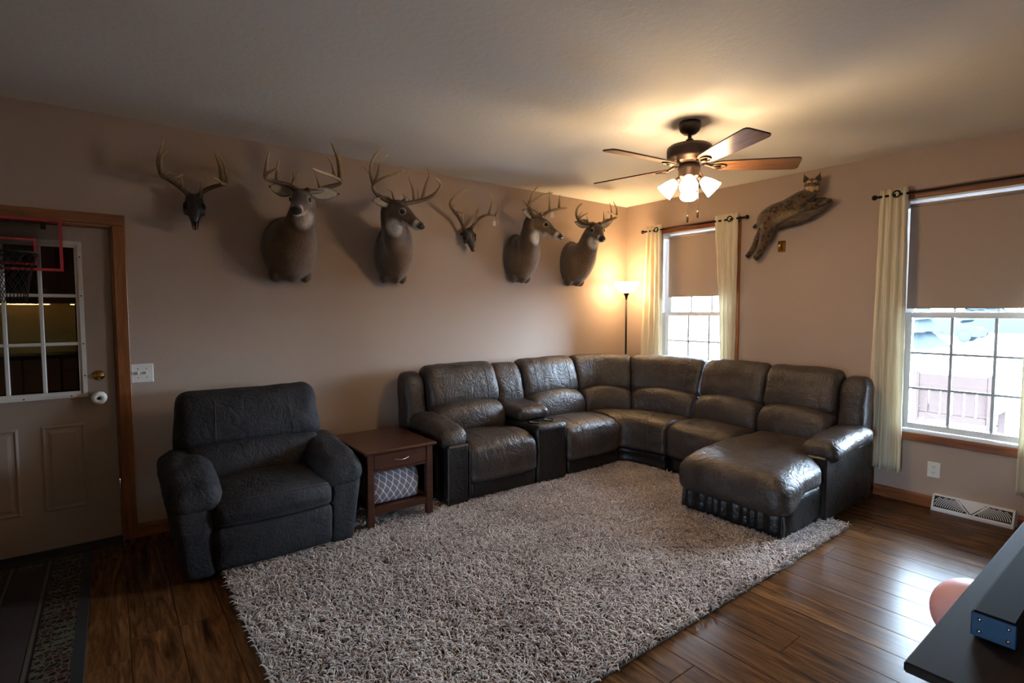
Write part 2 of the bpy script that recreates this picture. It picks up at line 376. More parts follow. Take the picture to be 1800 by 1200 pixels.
def fuse(geos, voxel=.01, smooth_it=6):
    """weld overlapping forms into one continuous skin -> (verts, faces)"""
    g = join(*geos); me = bpy.data.meshes.new('tmp'); me.from_pydata(g[0], [], g[1]); me.update()
    bm = bmesh.new(); bm.from_mesh(me); bmesh.ops.recalc_face_normals(bm, faces=bm.faces); bm.to_mesh(me); bm.free()
    o = bpy.data.objects.new('tmp', me); COL.objects.link(o)
    md = o.modifiers.new('r', 'REMESH'); md.mode = 'VOXEL'; md.voxel_size = voxel
    if smooth_it:
        sm = o.modifiers.new('s', 'SMOOTH'); sm.iterations = smooth_it; sm.factor = .5
    dg = bpy.context.evaluated_depsgraph_get(); ev = o.evaluated_get(dg); m2 = ev.to_mesh()
    V = [v.co.copy() for v in m2.vertices]; F = [tuple(p.vertices) for p in m2.polygons]; ev.to_mesh_clear()
    bpy.data.objects.remove(o); bpy.data.meshes.remove(me); return V, F
def prism(poly, axis, a0, a1):
    """polygon extruded along axis; poly in the other two axes in order"""
    n = len(poly); V = []
    for a in (a0, a1):
        for p in poly: V.append({'X': (a, p[0], p[1]), 'Y': (p[0], a, p[1]), 'Z': (p[0], p[1], a)}[axis])
    F = [tuple(range(n))[::-1], tuple(range(n, 2*n))]+[(i, (i+1) % n, n+(i+1) % n, n+i) for i in range(n)]
    return V, F

# ------------------------------------------------------------------ the room
H = 2.74
XL, YF, YK = -8.2, -4.62, -5.6          # far left wall, wall behind the photographer, kitchen wall
XO = -4.35                               # wall behind the camera ends here (open to kitchen)
DX0, DX1, DZ = -5.85, -4.93, 2.045       # door opening
W1, W2 = (-0.53, -1.40), (-2.80, -3.67); WZ0, WZ1 = 0.555, 2.367

def wall_with_holes(name, axis, off, t_, a0, a1, holes):
    """wall slab in plane axis=off (thickness t_), from a0..a1, holes [(lo,hi,z0,z1)]; one connected mesh"""
    A = sorted({a0, a1, *[h[0] for h in holes], *[h[1] for h in holes]}); Z = sorted({0.0, H, *[h[2] for h in holes], *[h[3] for h in holes]})
    bm = bmesh.new(); vd = {}
    def vv(a, z, s):
        k = (round(a, 4), round(z, 4), s)
        if k not in vd:
            o = off if s == 0 else off+t_
            vd[k] = bm.verts.new((a, o, z) if axis == 'Y' else (o, a, z))
        return vd[k]
    solid = {}
    for i in range(len(A)-1):
        for j in range(len(Z)-1):
            ca, cz = (A[i]+A[i+1])/2, (Z[j]+Z[j+1])/2
            solid[i, j] = not any(h[0] < ca < h[1] and h[2] < cz < h[3] for h in holes)
    for (i, j), s in solid.items():
        if not s: continue
        q = [(A[i], Z[j]), (A[i+1], Z[j]), (A[i+1], Z[j+1]), (A[i], Z[j+1])]
        for sd in (0, 1): bm.faces.new([vv(a, z, sd) for a, z in q])
        for e, (di, dj) in enumerate(((0, -1), (1, 0), (0, 1), (-1, 0))):
            if not solid.get((i+di, j+dj), False):
                p, r_ = q[e], q[(e+1) % 4]; bm.faces.new([vv(*p, 0), vv(*r_, 0), vv(*r_, 1), vv(*p, 1)])
    bmesh.ops.recalc_face_normals(bm, faces=bm.faces); bm.verts.index_update()
    g = ([tuple(v.co) for v in bm.verts], [tuple(v.index for v in f.verts) for f in bm.faces]); bm.free()
    return struct(mk(name, g, 'wall', origin=(0, 0, 0)))
wall_back = wall_with_holes('wall_back', 'Y', 0.0, .14, XL, .16, [(DX0, DX1, 0.0, DZ)])
wall_right = wall_with_holes('wall_right', 'X', 0.0, .16, YF-.14, 0.0, [(W1[1], W1[0], WZ0, WZ1), (W2[1], W2[0], WZ0, WZ1)])
W3 = (-4.70, -4.22, .05, 2.05)            # unseen glazed patio door, added as a source of cool fill daylight
wall_left = wall_with_holes('wall_left', 'X', XL-.14, .14, YK-.14, .14, [W3])
wall_front = struct(mk('wall_front', box(XO, .16, YF-.14, YF, 0, H), 'wall'))
struct(mk('wall_kitchen_side', box(XO, XO+.14, YK-.14, YF-.14, 0, H), 'wall')); struct(mk('wall_kitchen', box(XL, XO, YK-.14, YK, 0, H), 'wall'))
struct(mk('ceiling', box(XL, .16, YK, .14, H, H+.12), 'ceiling'))
floor = struct(mk('floor', box(XL, .16, YK, .14, -.16, -.014), 'subfloor', origin=(0, 0, 0)))
# laminate planks laid toward the back wall, one object each
PW = .19; x = -.002
while x > XL:
    near = x > -6.4
    y = 0.0-rnd.random()*.9; segs = []; top = 0.0
    while top > (YF if near else YK)+.001:
        lo = max(y, YF if near else YK); segs.append((lo, top)); top = lo; y -= 1.22
    if near:
        if x <= XO+.1: segs.append((YK, YF))
        for lo, hi in segs:
            if hi-lo < .03: continue
            o = mk('plank', bbox_(max(x-PW+.0008, XL), x-.0008, lo+.0008, hi-.0008, -.013, 0, .0016), 'plank', origin=((2*x-PW)/2, (lo+hi)/2, 0))
            o.parent = floor
    else:
        o = mk('plank', bbox_(max(x-PW, XL), x-.001, YK, 0, -.013, 0, .0016), 'plank', origin=((2*x-PW)/2, YK/2, 0)); o.parent = floor
    x -= PW

# baseboards and casings (oak)
def bb(name, axis, off, a0, a1, sgn):
    prof = [(0, 0), (sgn*.014, 0), (sgn*.014, .068), (sgn*.009, .082), (sgn*.004, .088), (0, .088)]
    if axis == 'X': g = prism([(off+p, z) for p, z in prof], 'X', a0, a1); m = 'oak_trim'
    else: g = prism([(off+p, z) for p, z in prof], 'Y', a0, a1); m = 'oak_trim_y'
    return struct(recalc(mk(name, g, m)))
bb('baseboard_back', 'X', -.001, DX1+.066, -.001, -1); bb('baseboard_back_far', 'X', -.001, XL, DX0-.066, -1)
bb('baseboard_right', 'Y', -.001, -3.06, -.02, -1); bb('baseboard_right_near', 'Y', -.001, YF, -3.535, -1)
def casing(name, axis, pieces, plane, sgn):
    """moulded flat casing pieces, each (orientation, a0,a1,z0,z1)"""
# door casing
CW, CT = .068, .018
struct(mk('trim_1', bbox_(DX1-.004, DX1-.004+CW, -CT, 0, 0, DZ+.004, .004), 'oak_trim_z'), 'right door casing')
struct(mk('trim_2', bbox_(DX0+.004-CW, DX0+.004, -CT, 0, 0, DZ+.004, .004), 'oak_trim_z'), 'left door casing')
struct(mk('trim_3', bbox_(DX0+.004-CW, DX1-.004+CW, -CT, 0, DZ+.0042, DZ+.004+CW, .004), 'oak_trim'), 'head door casing')
for s_, (xa, xb) in (('trim_4', (DX1-.016, DX1)), ('trim_5', (DX0, DX0+.016))):
    struct(mk(s_, box(xa, xb, .0, .14, 0, DZ), 'oak_trim_z'), 'door jamb')
struct(mk('trim_6', box(DX0, DX1, 0, .14, DZ-.014, DZ), 'oak_trim'), 'door head jamb')
struct(mk('door_threshold', prism([(-.075, .001), (-.06, .014), (.0, .024), (.10, .024), (.10, .001)], 'X', DX0+.02, DX1-.02), 'dark_rubber'))

# entry door
def build_door():
    d = struct(bpy.data.objects.new('door_1', None)); COL.objects.link(d); x0, x1, z0, z1, yf, yb = DX0+.019, DX1-.019, .028, DZ-.017, .022, .064
    d.location = ((x0+x1)/2, (yf+yb)/2, z0); ORG[d.name] = Vector(d.location); d['label'] = 'taupe painted entry door with nine small panes'
    cx = -5.375; lx0, lx1, lz0, lz1 = cx-.285, cx+.285, .965, 1.935
    # slab with a window hole
    bm = bmesh.new(); A = [x0, lx0+.03, lx1-.03, x1]; Z = [z0, lz0+.03, lz1-.03, z1]; vd = {}
    def vv(a, z, s):
        k = (a, z, s)
        if k not in vd: vd[k] = bm.verts.new((a, yf if s == 0 else yb, z))
        return vd[k]
    for i in range(3):
        for j in range(3):
            if (i, j) == (1, 1): continue
            q = [(A[i], Z[j]), (A[i+1], Z[j]), (A[i+1], Z[j+1]), (A[i], Z[j+1])]
            for s in (0, 1): bm.faces.new([vv(*p, s) for p in q])
            for e, (di, dj) in enumerate(((0, -1), (1, 0), (0, 1), (-1, 0))):
                ii, jj = i+di, j+dj
                if not (0 <= ii < 3 and 0 <= jj < 3) or (ii, jj) == (1, 1):
                    p, r_ = q[e], q[(e+1) % 4]; bm.faces.new([vv(*p, 0), vv(*r_, 0), vv(*r_, 1), vv(*p, 1)])
    bmesh.ops.recalc_face_normals(bm, faces=bm.faces); bm.verts.index_update()
    g = ([tuple(v.co) for v in bm.verts], [tuple(v.index for v in f.verts) for f in bm.faces]); bm.free()
    slab = mk('slab', g, 'door_paint', d)
    # raised panels (frame groove + bevelled field)
    for px0, px1 in ((cx-.265, cx-.05), (cx+.05, cx+.265)):
        pz0, pz1 = .265, .80
        fr = [(px0, pz0, px1, pz1, 0), (px0+.012, pz0+.012, px1-.012, pz1-.012, -.006), (px0+.026, pz0+.026, px1-.026, pz1-.026, .002), (px0+.05, pz0+.05, px1-.05, pz1-.05, -.005)]
        rings = [[(a, yf+o, b), (c, yf+o, b), (c, yf+o, e), (a, yf+o, e)] for a, b, c, e, o in fr]
        V, F = loft([[(p[0], yf+.004, p[2]) for p in rings[0]]]+rings); mk('door_panel', (V, F[:-2]+[F[-1]]), 'door_paint', d)
    # white lite frame
    def fr4(name, xa, xb, za, zb, w_, ya, yc, mat, par):
        o_ = [[(xa, y, za), (xb, y, za), (xb, y, zb), (xa, y, zb)] for y in (ya,)][0]; i_ = [(xa+w_, ya, za+w_), (xb-w_, ya, za+w_), (xb-w_, ya, zb-w_), (xa+w_, ya, zb-w_)]
        V = o_+i_+[(p[0], yc, p[2]) for p in o_]+[(p[0], yc, p[2]) for p in i_]; F = []
        for k in range(4):
            k2 = (k+1) % 4; F += [(k, k2, 4+k2, 4+k), (8+k, 12+k, 12+k2, 8+k2), (k, 8+k, 8+k2, k2), (4+k, 4+k2, 12+k2, 12+k)]
        return recalc(mk(name, (V, F), mat, par))
    lf = fr4('window_frame', lx0, lx1, lz0, lz1, .022, yf-.014, yf+.004, 'lite_frame_white', d)
    fr4('inner_frame', lx0+.02, lx1-.02, lz0+.02, lz1-.02, .018, yf-.006, yf+.02, 'lite_frame_white', lf)
    gx0, gx1, gz0, gz1 = lx0+.038, lx1-.038, lz0+.038, lz1-.038
    for k in (1, 2):
        xm = gx0+(gx1-gx0)*k/3; mk('muntin', bbox_(xm-.010, xm+.010, yf-.004, yf+.016, gz0, gz1, .003), 'lite_frame_white', lf)
        zm = gz0+(gz1-gz0)*k/3; mk('muntin', bbox_(gx0, gx1, yf-.003, yf+.015, zm-.010, zm+.010, .003), 'lite_frame_white', lf)
    for i in range(3):
        for j in range(3):
            a, b = gx0+(gx1-gx0)*i/3+.008, gx0+(gx1-gx0)*(i+1)/3-.008; c, e = gz0+(gz1-gz0)*j/3+.008, gz0+(gz1-gz0)*(j+1)/3-.008
            mk('pane', box(a, b, yf+.017, yf+.021, c, e), 'door_glass', lf)
    for sx, sz in ((lx1-.011, 1.84), (lx1-.011, 1.6), (lx1-.011, 1.3), (lx1-.011, 1.1), (lx1-.08, lz0+.011), (lx1-.3, lz0+.011)):
        mk('screw_hole', lathe([(.0045, 0), (.004, .001)], (sx, yf-.0145, sz), 10, Matrix.Rotation(R(90), 3, 'X')), 'slot_dark', lf)
    RX = Matrix.Rotation(R(90), 3, 'X')
    db = mk('deadbolt', lathe([(.031, 0), (.032, .006), (.026, .014), (.018, .016), (.017, .02)], (-5.032, yf, 1.095), 28, RX), 'brass', d, True)
    mk('thumb_turn', bbox_(-5.048, -5.016, yf-.034, yf-.018, 1.089, 1.101, .003), 'brass', db)
    kn = mk('door_knob', lathe([(.034, 0), (.034, .006), (.014, .012), (.012, .03), (.022, .038), (.03, .05), (.027, .066), (.012, .07)], (-5.035, yf, .955), 28, RX), 'brass', d, True)
    mk('knob_cover', lathe([(.036, .026), (.041, .034), (.041, .058), (.033, .072), (.012, .074), (.010, .068)], (-5.035, yf, .955), 28, RX), 'white_plastic', kn, True)
    mk('keyhole', lathe([(.009, .0735), (.008, .077)], (-5.035, yf, .955), 16, RX), 'slot_dark', kn)
build_door()
# dark box added behind the door to shut out the bright sky
struct(mk('wall_sky_block', join(box(DX0-.6, DX1+.6, 1.6, 1.7, 0, H)), 'sky_block')); struct(mk('wall_sky_block_left', box(DX0-.7, DX0-.6, .14, 1.7, 0, H), 'sky_block')); struct(mk('wall_sky_block_right', box(DX1+.6, DX1+.7, .14, 1.7, 0, H), 'sky_block'))
struct(mk('floor_sky_block', box(DX0-.7, DX1+.7, .14, 1.7, -.1, -.015), 'sky_block')); struct(mk('ceiling_sky_block', box(DX0-.7, DX1+.7, .14, 1.7, H-.1, H), 'sky_block'))

# windows in the right wall
def build_window(n, ya, yb, seed):
    """ya = edge nearest the corner (larger y), yb = far edge"""
    root = bpy.data.objects.new('window_%d' % n, None); COL.objects.link(root); root.location = (.07, (ya+yb)/2, WZ0); ORG[root.name] = Vector(root.location); struct(root)
    root['label'] = ['', 'white window behind the corner of the sectional', 'white window at the right edge above the register'][n]
    def part(name, g, m='white_vinyl', par=root, sm=False): return mk(name, g, m, par, sm)
    xo = .145
    # jamb liner
    part('jamb', box(.0, xo, ya-.016, ya, WZ0, WZ1)); part('jamb', box(.0, xo, yb, yb+.016, WZ0, WZ1)); part('head_jamb', box(.0, xo, yb+.016, ya-.016, WZ1-.016, WZ1)); part('sill_board', box(-.012, xo, yb+.016, ya-.016, WZ0, WZ0+.016))
    # sashes
    gy0, gy1 = ya-.062, yb+.062
    def sash(x0, x1, z0, z1, nm):
        s = part(nm, join(bbox_(x0, x1, gy0, ya-.016, z0, z1, .003)), 'white_vinyl')
        mk('stile', bbox_(x0, x1, yb+.016, gy1, z0, z1, .003), 'white_vinyl', s)
        mk('rail', bbox_(x0, x1, gy1, gy0, z0, z0+.046, .003), 'white_vinyl', s); mk('rail', bbox_(x0, x1, gy1, gy0, z1-.042, z1, .003), 'white_vinyl', s)
        b0, b1 = z0+.046, z1-.042
        for k in (1, 2):
            yy = gy0+(gy1-gy0)*k/3; mk('muntin', box((x0+x1)/2-.006, (x0+x1)/2+.006, yy-.009, yy+.009, b0, b1), 'muntin_shaded_vinyl', s)
            zz = b0+(b1-b0)*k/3; mk('muntin', box((x0+x1)/2-.0055, (x0+x1)/2+.0055, gy1, gy0, zz-.009, zz+.009), 'muntin_shaded_vinyl', s)
        for i in range(3):
            for j in range(3):
                y0_, y1_ = gy0+(gy1-gy0)*i/3-.009, gy0+(gy1-gy0)*(i+1)/3+.009
                mk('pane', box((x0+x1)/2-.002, (x0+x1)/2+.002, y0_, y1_, b0+(b1-b0)*j/3+.009, b0+(b1-b0)*(j+1)/3-.009), 'window_glass', s)
    sash(.05, .085, WZ0+.02, 1.492, 'lower_sash'); sash(.095, .13, 1.45, WZ1-.018, 'upper_sash')
    # oak casing
    c = .066
    struct(mk('trim_%d' % (n*10+1), bbox_(-.018, 0, ya-.004, ya-.004+c, WZ0-.066, WZ1+c, .004), 'oak_trim_z'), 'window casing'); struct(mk('trim_%d' % (n*10+2), bbox_(-.018, 0, yb+.004-c, yb+.004, WZ0-.066, WZ1+c, .004), 'oak_trim_z'), 'window casing')
    struct(mk('trim_%d' % (n*10+3), bbox_(-.018, 0, yb+.0045, ya-.0045, WZ1-.002, WZ1+c, .004), 'oak_trim_y'), 'window head casing'); struct(mk('trim_%d' % (n*10+4), bbox_(-.018, 0, yb+.0045, ya-.0045, WZ0-.066, WZ0-.001, .004), 'oak_trim_y'), 'window apron casing')
build_window(1, *W1, 1); build_window(2, *W2, 2)
def build_fill_door():
    y0, y1, z0, z1 = W3; root = bpy.data.objects.new('daylight_fill_door', None); COL.objects.link(root); root.location = (XL-.07, (y0+y1)/2, z0); ORG[root.name] = Vector(root.location); struct(root); root['label'] = 'unseen glazed white patio door added for fill daylight'
    xa, xb = XL-.14, XL
    for g, nm in ((box(xa, xb, y0, y0+.02, z0, z1), 'jamb'), (box(xa, xb, y1-.02, y1, z0, z1), 'jamb'), (box(xa, xb, y0+.02, y1-.02, z1-.02, z1), 'head_jamb'), (box(xa, xb, y0+.02, y1-.02, z0, z0+.02), 'threshold')): mk(nm, g, 'white_vinyl', root)
    s_ = mk('stile', bbox_(XL-.09, XL-.05, y0+.022, y0+.10, z0+.022, z1-.022, .003), 'white_vinyl', root); mk('stile', bbox_(XL-.09, XL-.05, y1-.10, y1-.022, z0+.022, z1-.022, .003), 'white_vinyl', root)
    mk('rail', bbox_(XL-.09, XL-.05, y0+.10, y1-.10, z0+.022, z0+.14, .003), 'white_vinyl', root); mk('rail', bbox_(XL-.09, XL-.05, y0+.10, y1-.10, z1-.10, z1-.022, .003), 'white_vinyl', root)
    mk('pane', box(XL-.072, XL-.068, y0+.10, y1-.10, z0+.14, z1-.10), 'window_glass', root); mk('handle', bbox_(XL-.05, XL-.02, y0+.05, y0+.07, .95, 1.12, .004), 'nickel', s_)
build_fill_door()
def roller_shade(ya, yb, zt, zb, label):
    t_ = thing('roller_shade', label, 'window shade', (.03, (ya+yb)/2, zb), 'roller shades in the two windows')
    mk('shade_cloth', box(.0285, .0305, yb, ya, zb+.014, zt+.008), 'shade_fabric', t_); mk('hem_bar', bbox_(.026, .033, yb, ya, zb, zb+.016, .002), 'shade_fabric', t_)
    mk('roller', tube([(.03, ya, zt), (.03, yb, zt)], .014, 16), 'shade_fabric', t_, True)
    for yy in (ya+.004, yb-.004): mk('bracket', bbox_(.012, .046, yy-.003, yy+.003, zt-.02, zt+.036, .001), 'white_plastic', t_)
roller_shade(-.60, -1.375, 2.318, 1.655, 'taupe roller shade half drawn in the window beside the floor lamp'); roller_shade(-2.83, -3.64, 2.318, 1.520, 'wide taupe roller shade half drawn in the window at the right edge')

# ------------------------------------------------------------------ sectional sofa
LB, RB = -.03, -.13                       # back planes of the two runs (y for the left run, x for the right run)
def mapL(u, d, z): return Vector((u, LB-d, z))
def mapR(u, d, z): return Vector((RB-d, -u, z))
_P = [np.array(p) for p in ((-1.08, LB), (-.52, LB), (RB, -.60), (RB, -1.30))]
def mapW(t, d, z):
    b = (1-t)**3*_P[0]+3*t*(1-t)**2*_P[1]+3*t*t*(1-t)*_P[2]+t**3*_P[3]
    a = R(-90-90*t); return Vector((b[0]+math.cos(a)*d, b[1]+math.sin(a)*d, z))
UP = [(.10, .60), (.20, .615), (.295, .68), (.305, .76), (.275, .87), (.215, .985), (.13, 1.025), (.06, .99), (.03, .85), (.05, .68)]
LUM = [(.14, .40), (.30, .38), (.395, .43), (.42, .53), (.385, .625), (.30, .675), (.18, .68), (.12, .55)]
SEAT = [(.30, .18), (.27, .34), (.34, .455), (.55, .485), (.74, .478), (.84, .435), (.872, .35), (.868, .25), (.845, .165), (.6, .15)]
def arch(s, d, z, lo, hi, a=.05):
    k = max(0, min(1, (z-lo)/(hi-lo))); return k
def shp_up(s, d, z):
    k = max(0, 1-(z-.60)/.12); k = min(1, k); z2 = z+.045*(1-s*s)*k
    d2 = d+.014*(1-s*s)*(1 if d > .15 else 0); return d2, z2+.012*(1-s**4)*(1 if z > .9 else 0)
def shp_lum(s, d, z):
    k = min(1, max(0, (z-.55)/.1)); return d+.018*(1-s*s)*(1 if d > .25 else 0), z+.05*(1-s*s)*k
def shp_seat(s, d, z): return d+.012*(1-s*s)*(1 if d > .8 else 0), z+.014*(1-s*s)*(1 if z > .4 else 0)
sofa = thing('sectional_sofa', 'dark brown leather reclining sectional wrapping the corner with a chaise', 'sofa', (-1.5, -.6, 0))
def back_pair(par, u0, u1, mp_, seed, names=('back_cushion', 'lumbar_cushion'), r=.05):
    a = soft(names[0], sweep(UP, u0, u1, r, mp_, 24, 5, shp_up), 'sofa_leather', par, .006, 7, seed)
    seams(a, UP, u0, u1, mp_, shp_up, 2, 6, (-.62, .62))
    b = soft(names[1], sweep(LUM, u0, u1, r, mp_, 24, 5, shp_lum), 'sofa_leather', par, .005, 7, seed+3); return a, b
def seams(par, prof, u0, u1, mp_, shp, lo, hi, at_=(-.5, .5), lift=.002, r=.0017):
    pr_ = catmull(prof, 5, True); L_ = abs(u1-u0)/2; cen = np.mean(pr_, axis=0)
    for s_ in at_:
        pts = []
        for q in pr_[lo*5:hi*5+1]:
            d_ = q-cen; q2 = q+d_/np.linalg.norm(d_)*lift; d, z = shp(s_, q2[0], q2[1]); pts.append(mp_((u0+u1)/2+s_*L_, d, z))
        mk('stitch', tube(pts, r, 5), 'stitching', par, True)
def seam(name, pts, par, r=.0022): return mk(name, tube(pts, r, 5), 'stitching', par, True)
FZ = .022
# left-arm recliner section
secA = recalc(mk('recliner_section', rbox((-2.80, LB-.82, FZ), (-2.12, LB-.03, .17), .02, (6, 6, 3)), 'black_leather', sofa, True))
sc_ = soft('seat_cushion', sweep(SEAT, -2.79, -2.125, .055, mapL, 26, 5, shp_seat), 'sofa_leather', secA, .006, 6, 1.0); seams(sc_, SEAT, -2.79, -2.125, mapL, shp_seat, 3, 8, (-.5, .5))
back_pair(secA, -2.83, -2.11, mapL, 2.0)
soft('seat_kick', rbox((-2.785, LB-.845, .045), (-2.13, LB-.80, .175), .02, (24, 3, 4)), 'black_leather', secA, .006, 16, 4)
arm = recalc(mk('arm_box', bbox_(-2.985, -2.80, LB-.84, LB-.05, FZ, .485, .012), 'black_leather', secA))
def bolster(c0, c1, r, fn=None, n=(12, 18, 10)): return rbox(c0, c1, r, n, fn)
def padL(p):
    k = (p.y-(LB-.86))/.60; p.z += -.05*max(0, 1-k)**2+.03*max(0, min(1, k)); p.x += .012*math.sin(k*3); return p
soft('arm_pad', bolster((-3.03, LB-.815, .47), (-2.775, LB-.22, .635), .085, padL), 'sofa_leather', secA, .008, 8, 5)
WING = [(.10, .42), (.22, .45), (.27, .6), (.245, .8), (.20, .94), (.12, .985), (.05, .95), (.03, .7)]
soft('back_wing', sweep(WING, -3.03, -2.845, .06, mapL, 14, 5), 'sofa_leather', secA, .005, 7, 6)
seam('stitch', [(-2.986, LB-.846, z) for z in np.linspace(FZ+.01, .475, 6)], arm, .0028); seam('stitch', [(-2.799, LB-.846, z) for z in np.linspace(FZ+.01, .475, 6)], arm, .0028)
# console
con = recalc(mk('console', rbox((-2.115, LB-.85, FZ), (-1.775, LB-.30, .525), .022, (8, 8, 8)), 'black_leather', sofa, True))
for cx_ in (-2.03, -1.86):
    cp = mk('cup_holder', lathe([(.040, .520), (.050, .5255), (.0515, .531), (.047, .5345), (.042, .532), (.040, .5275)], (cx_, LB-.70, 0), 28), 'black_metal', con, True); recalc(cp)
    mk('cup_well', lathe([(.0415, .527), (.041, .5285)], (cx_, LB-.70, 0), 24), 'slot_dark', con)
soft('console_lid_pad', rbox((-2.125, LB-.62, .52), (-1.77, LB-.20, .635), .055, (12, 12, 8), lambda p: Vector((p.x, p.y, p.z+.03*min(1, max(0, (p.y-LB+.6)/.35))))), 'sofa_leather', con, .007, 9, 8)
CB = [(.08, .55), (.20, .56), (.29, .63), (.285, .75), (.255, .87), (.20, .975), (.12, 1.01), (.05, .97), (.03, .75)]
soft('console_back', sweep(CB, -2.115, -1.80, .055, mapL, 16, 5), 'sofa_leather', con, .007, 8, 9)
# armless recliner section
secB = recalc(mk('armless_section', rbox((-1.765, LB-.82, FZ), (-1.085, LB-.03, .17), .02, (6, 6, 3)), 'black_leather', sofa, True))
sc_ = soft('seat_cushion', sweep(SEAT, -1.765, -1.085, .055, mapL, 26, 5, shp_seat), 'sofa_leather', secB, .006, 6, 11); seams(sc_, SEAT, -1.765, -1.085, mapL, shp_seat, 3, 8, (-.5, .5))
back_pair(secB, -1.795, -1.09, mapL, 12)
soft('seat_kick', rbox((-1.755, LB-.845, .045), (-1.09, LB-.80, .175), .02, (24, 3, 4)), 'black_leather', secB, .006, 16, 13)
# corner wedge
WSEAT = [(.30, .18), (.27, .34), (.34, .455), (.52, .485), (.70, .475), (.80, .43), (.828, .35), (.822, .25), (.80, .17), (.6, .15)]
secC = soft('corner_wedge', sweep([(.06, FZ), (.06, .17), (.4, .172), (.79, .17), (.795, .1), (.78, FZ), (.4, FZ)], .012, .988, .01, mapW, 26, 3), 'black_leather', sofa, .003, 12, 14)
sc_ = soft('seat_cushion', sweep(WSEAT, .012, .988, .03, mapW, 34, 5, shp_seat), 'sofa_leather', secC, .006, 6, 15); seams(sc_, WSEAT, .012, .988, mapW, shp_seat, 3, 8, (-.5, .5))
back_pair(secC, .008, .498, mapW, 16, r=.03); back_pair(secC, .502, .992, mapW, 17, r=.03)
# armless seat of the window run
secD = recalc(mk('armless_seat_section', rbox((RB-.78, -1.925, FZ), (RB-.03, -1.31, .17), .02, (6, 6, 3)), 'black_leather', sofa, True))
sc_ = soft('seat_cushion', sweep(WSEAT, 1.305, 1.925, .05, mapR, 26, 5, shp_seat), 'sofa_leather', secD, .006, 6, 18); seams(sc_, WSEAT, 1.305, 1.925, mapR, shp_seat, 3, 8, (-.5, .5))
back_pair(secD, 1.305, 1.925, mapR, 19)
# chaise with arm
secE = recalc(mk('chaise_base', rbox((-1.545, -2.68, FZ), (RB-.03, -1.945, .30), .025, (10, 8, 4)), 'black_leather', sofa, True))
def chz(p):
    t = min(1, max(0, (p.x+1.12)/.22)); t = t*t*(3-2*t)
    if p.y < -2.3: p.y += .13*t*min(1, (-2.3-p.y)/.25)
    k = max(0, (-1.1-p.x)/.52); 
    h = min(1, max(0, (p.z-.16)/.3)); p.z -= .06*k*k*h
    e = abs(p.y+2.29)/.41; p.z -= .03*e**4*h
    j = min(1, max(0, (p.x+1.50)/.2)); p.z += .10*j*j*(3-2*j)*(1-h)
    return p
soft('chaise_cushion', rbox((-1.635, -2.705, .155), (-.42, -1.885, .485), .11, (26, 18, 12), chz), 'sofa_leather', secE, .008, 7, 20)
soft('seat_kick', rbox((-1.585, -2.675, .03), (-1.53, -1.925, .19), .022, (4, 90, 6), lambda p: Vector((p.x+(.007*math.sin(95*p.y+1.5*math.sin(23*p.y)) if p.x < -1.55 else 0), p.y, p.z))), 'black_leather', secE, .006, 16, 21)
arm2 = recalc(mk('arm_box', bbox_(-1.03, RB-.05, -2.705, -2.545, FZ, .475, .012), 'black_leather', secE))
def padR(p):
    k = (p.x+.98)/.62; p.z += -.045*max(0, 1-k*1.3)**2+.015*k; return p
soft('arm_pad', rbox((-.985, -2.755, .455), (-.27, -2.50, .605), .078, (18, 12, 10), padR), 'sofa_leather', secE, .008, 8, 22)
back_pair(secE, 1.93, 2.51, mapR, 23)
soft('back_wing', sweep(WING, 2.515, 2.70, .06, mapR, 14, 5), 'sofa_leather', secE, .005, 7, 24)

# ------------------------------------------------------------------ recliner armchair
CX = -4.22
chair = thing('recliner_armchair', 'charcoal suede recliner with fat padded arms beside the end table', 'armchair', (CX, -.6, 0))
soft('base', rbox((CX-.40, -.93, .02), (CX+.40, -.20, .30), .03, (6, 6, 4)), 'chair_suede', chair, .002, 6, 30)
def mapC(u, d, z): return Vector((CX+u*(1.0-.16*max(0, (z-.55))), -.11-d, z))
CUP = [(.10, .56), (.24, .58), (.33, .645), (.345, .72), (.315, .82), (.27, .93), (.20, .975), (.11, .965), (.06, .86), (.06, .66)]
CLUM = [(.14, .36), (.36, .36), (.46, .42), (.475, .5), (.435, .59), (.34, .645), (.2, .65), (.12, .5)]
def shc_up(s, d, z):
    k = min(1, max(0, 1-(z-.56)/.12)); return d+.03*(1-s*s)*(1 if d > .2 else 0), z+.03*(1-s*s)*k+.012*(abs(s)**3)*(1 if z > .9 else 0)
bk = soft('backrest', sweep(CUP, -.455, .455, .085, mapC, 30, 5, shc_up), 'chair_suede', chair, .009, 6, 31)
soft('lumbar_cushion', sweep(CLUM, -.43, .43, .07, mapC, 28, 5, lambda s, d, z: (d+.02*(1-s*s), z+.025*(1-s*s)*min(1, max(0, (z-.5)/.1)))), 'chair_suede', chair, .006, 6, 32)
def on_back(u, z):
    """front of the backrest at that height"""
    zs = [.645, .72, .82, .93]; ds = [.33, .345, .315, .27]; d = float(np.interp(z, zs, ds)); s = u/.455
    return mapC(u, d+.03*(1-s*s)+.006, z)
for u in (-.24, .24): seam('stitch', [on_back(u, z) for z in np.linspace(.68, .93, 8)], bk, .0018)
CSEAT = [(.40, .30), (.36, .40), (.42, .465), (.62, .482), (.78, .468), (.875, .43), (.905, .385), (.895, .33), (.86, .30), (.6, .29)]
st = soft('seat_cushion', sweep(CSEAT, -.325, .325, .045, mapC, 26, 5, lambda s, d, z: (d+.035*(1-s*s)*(1 if d > .7 else .3), z+.02*(1-s*s)*(1 if z > .4 else 0))), 'chair_suede', chair, .004, 6, 33)
seam('stitch', [mapC(s*.315, .882+.035*(1-s*s), .437+.014*(1-s*s)) for s in np.linspace(-.95, .95, 14)], st, .0022)
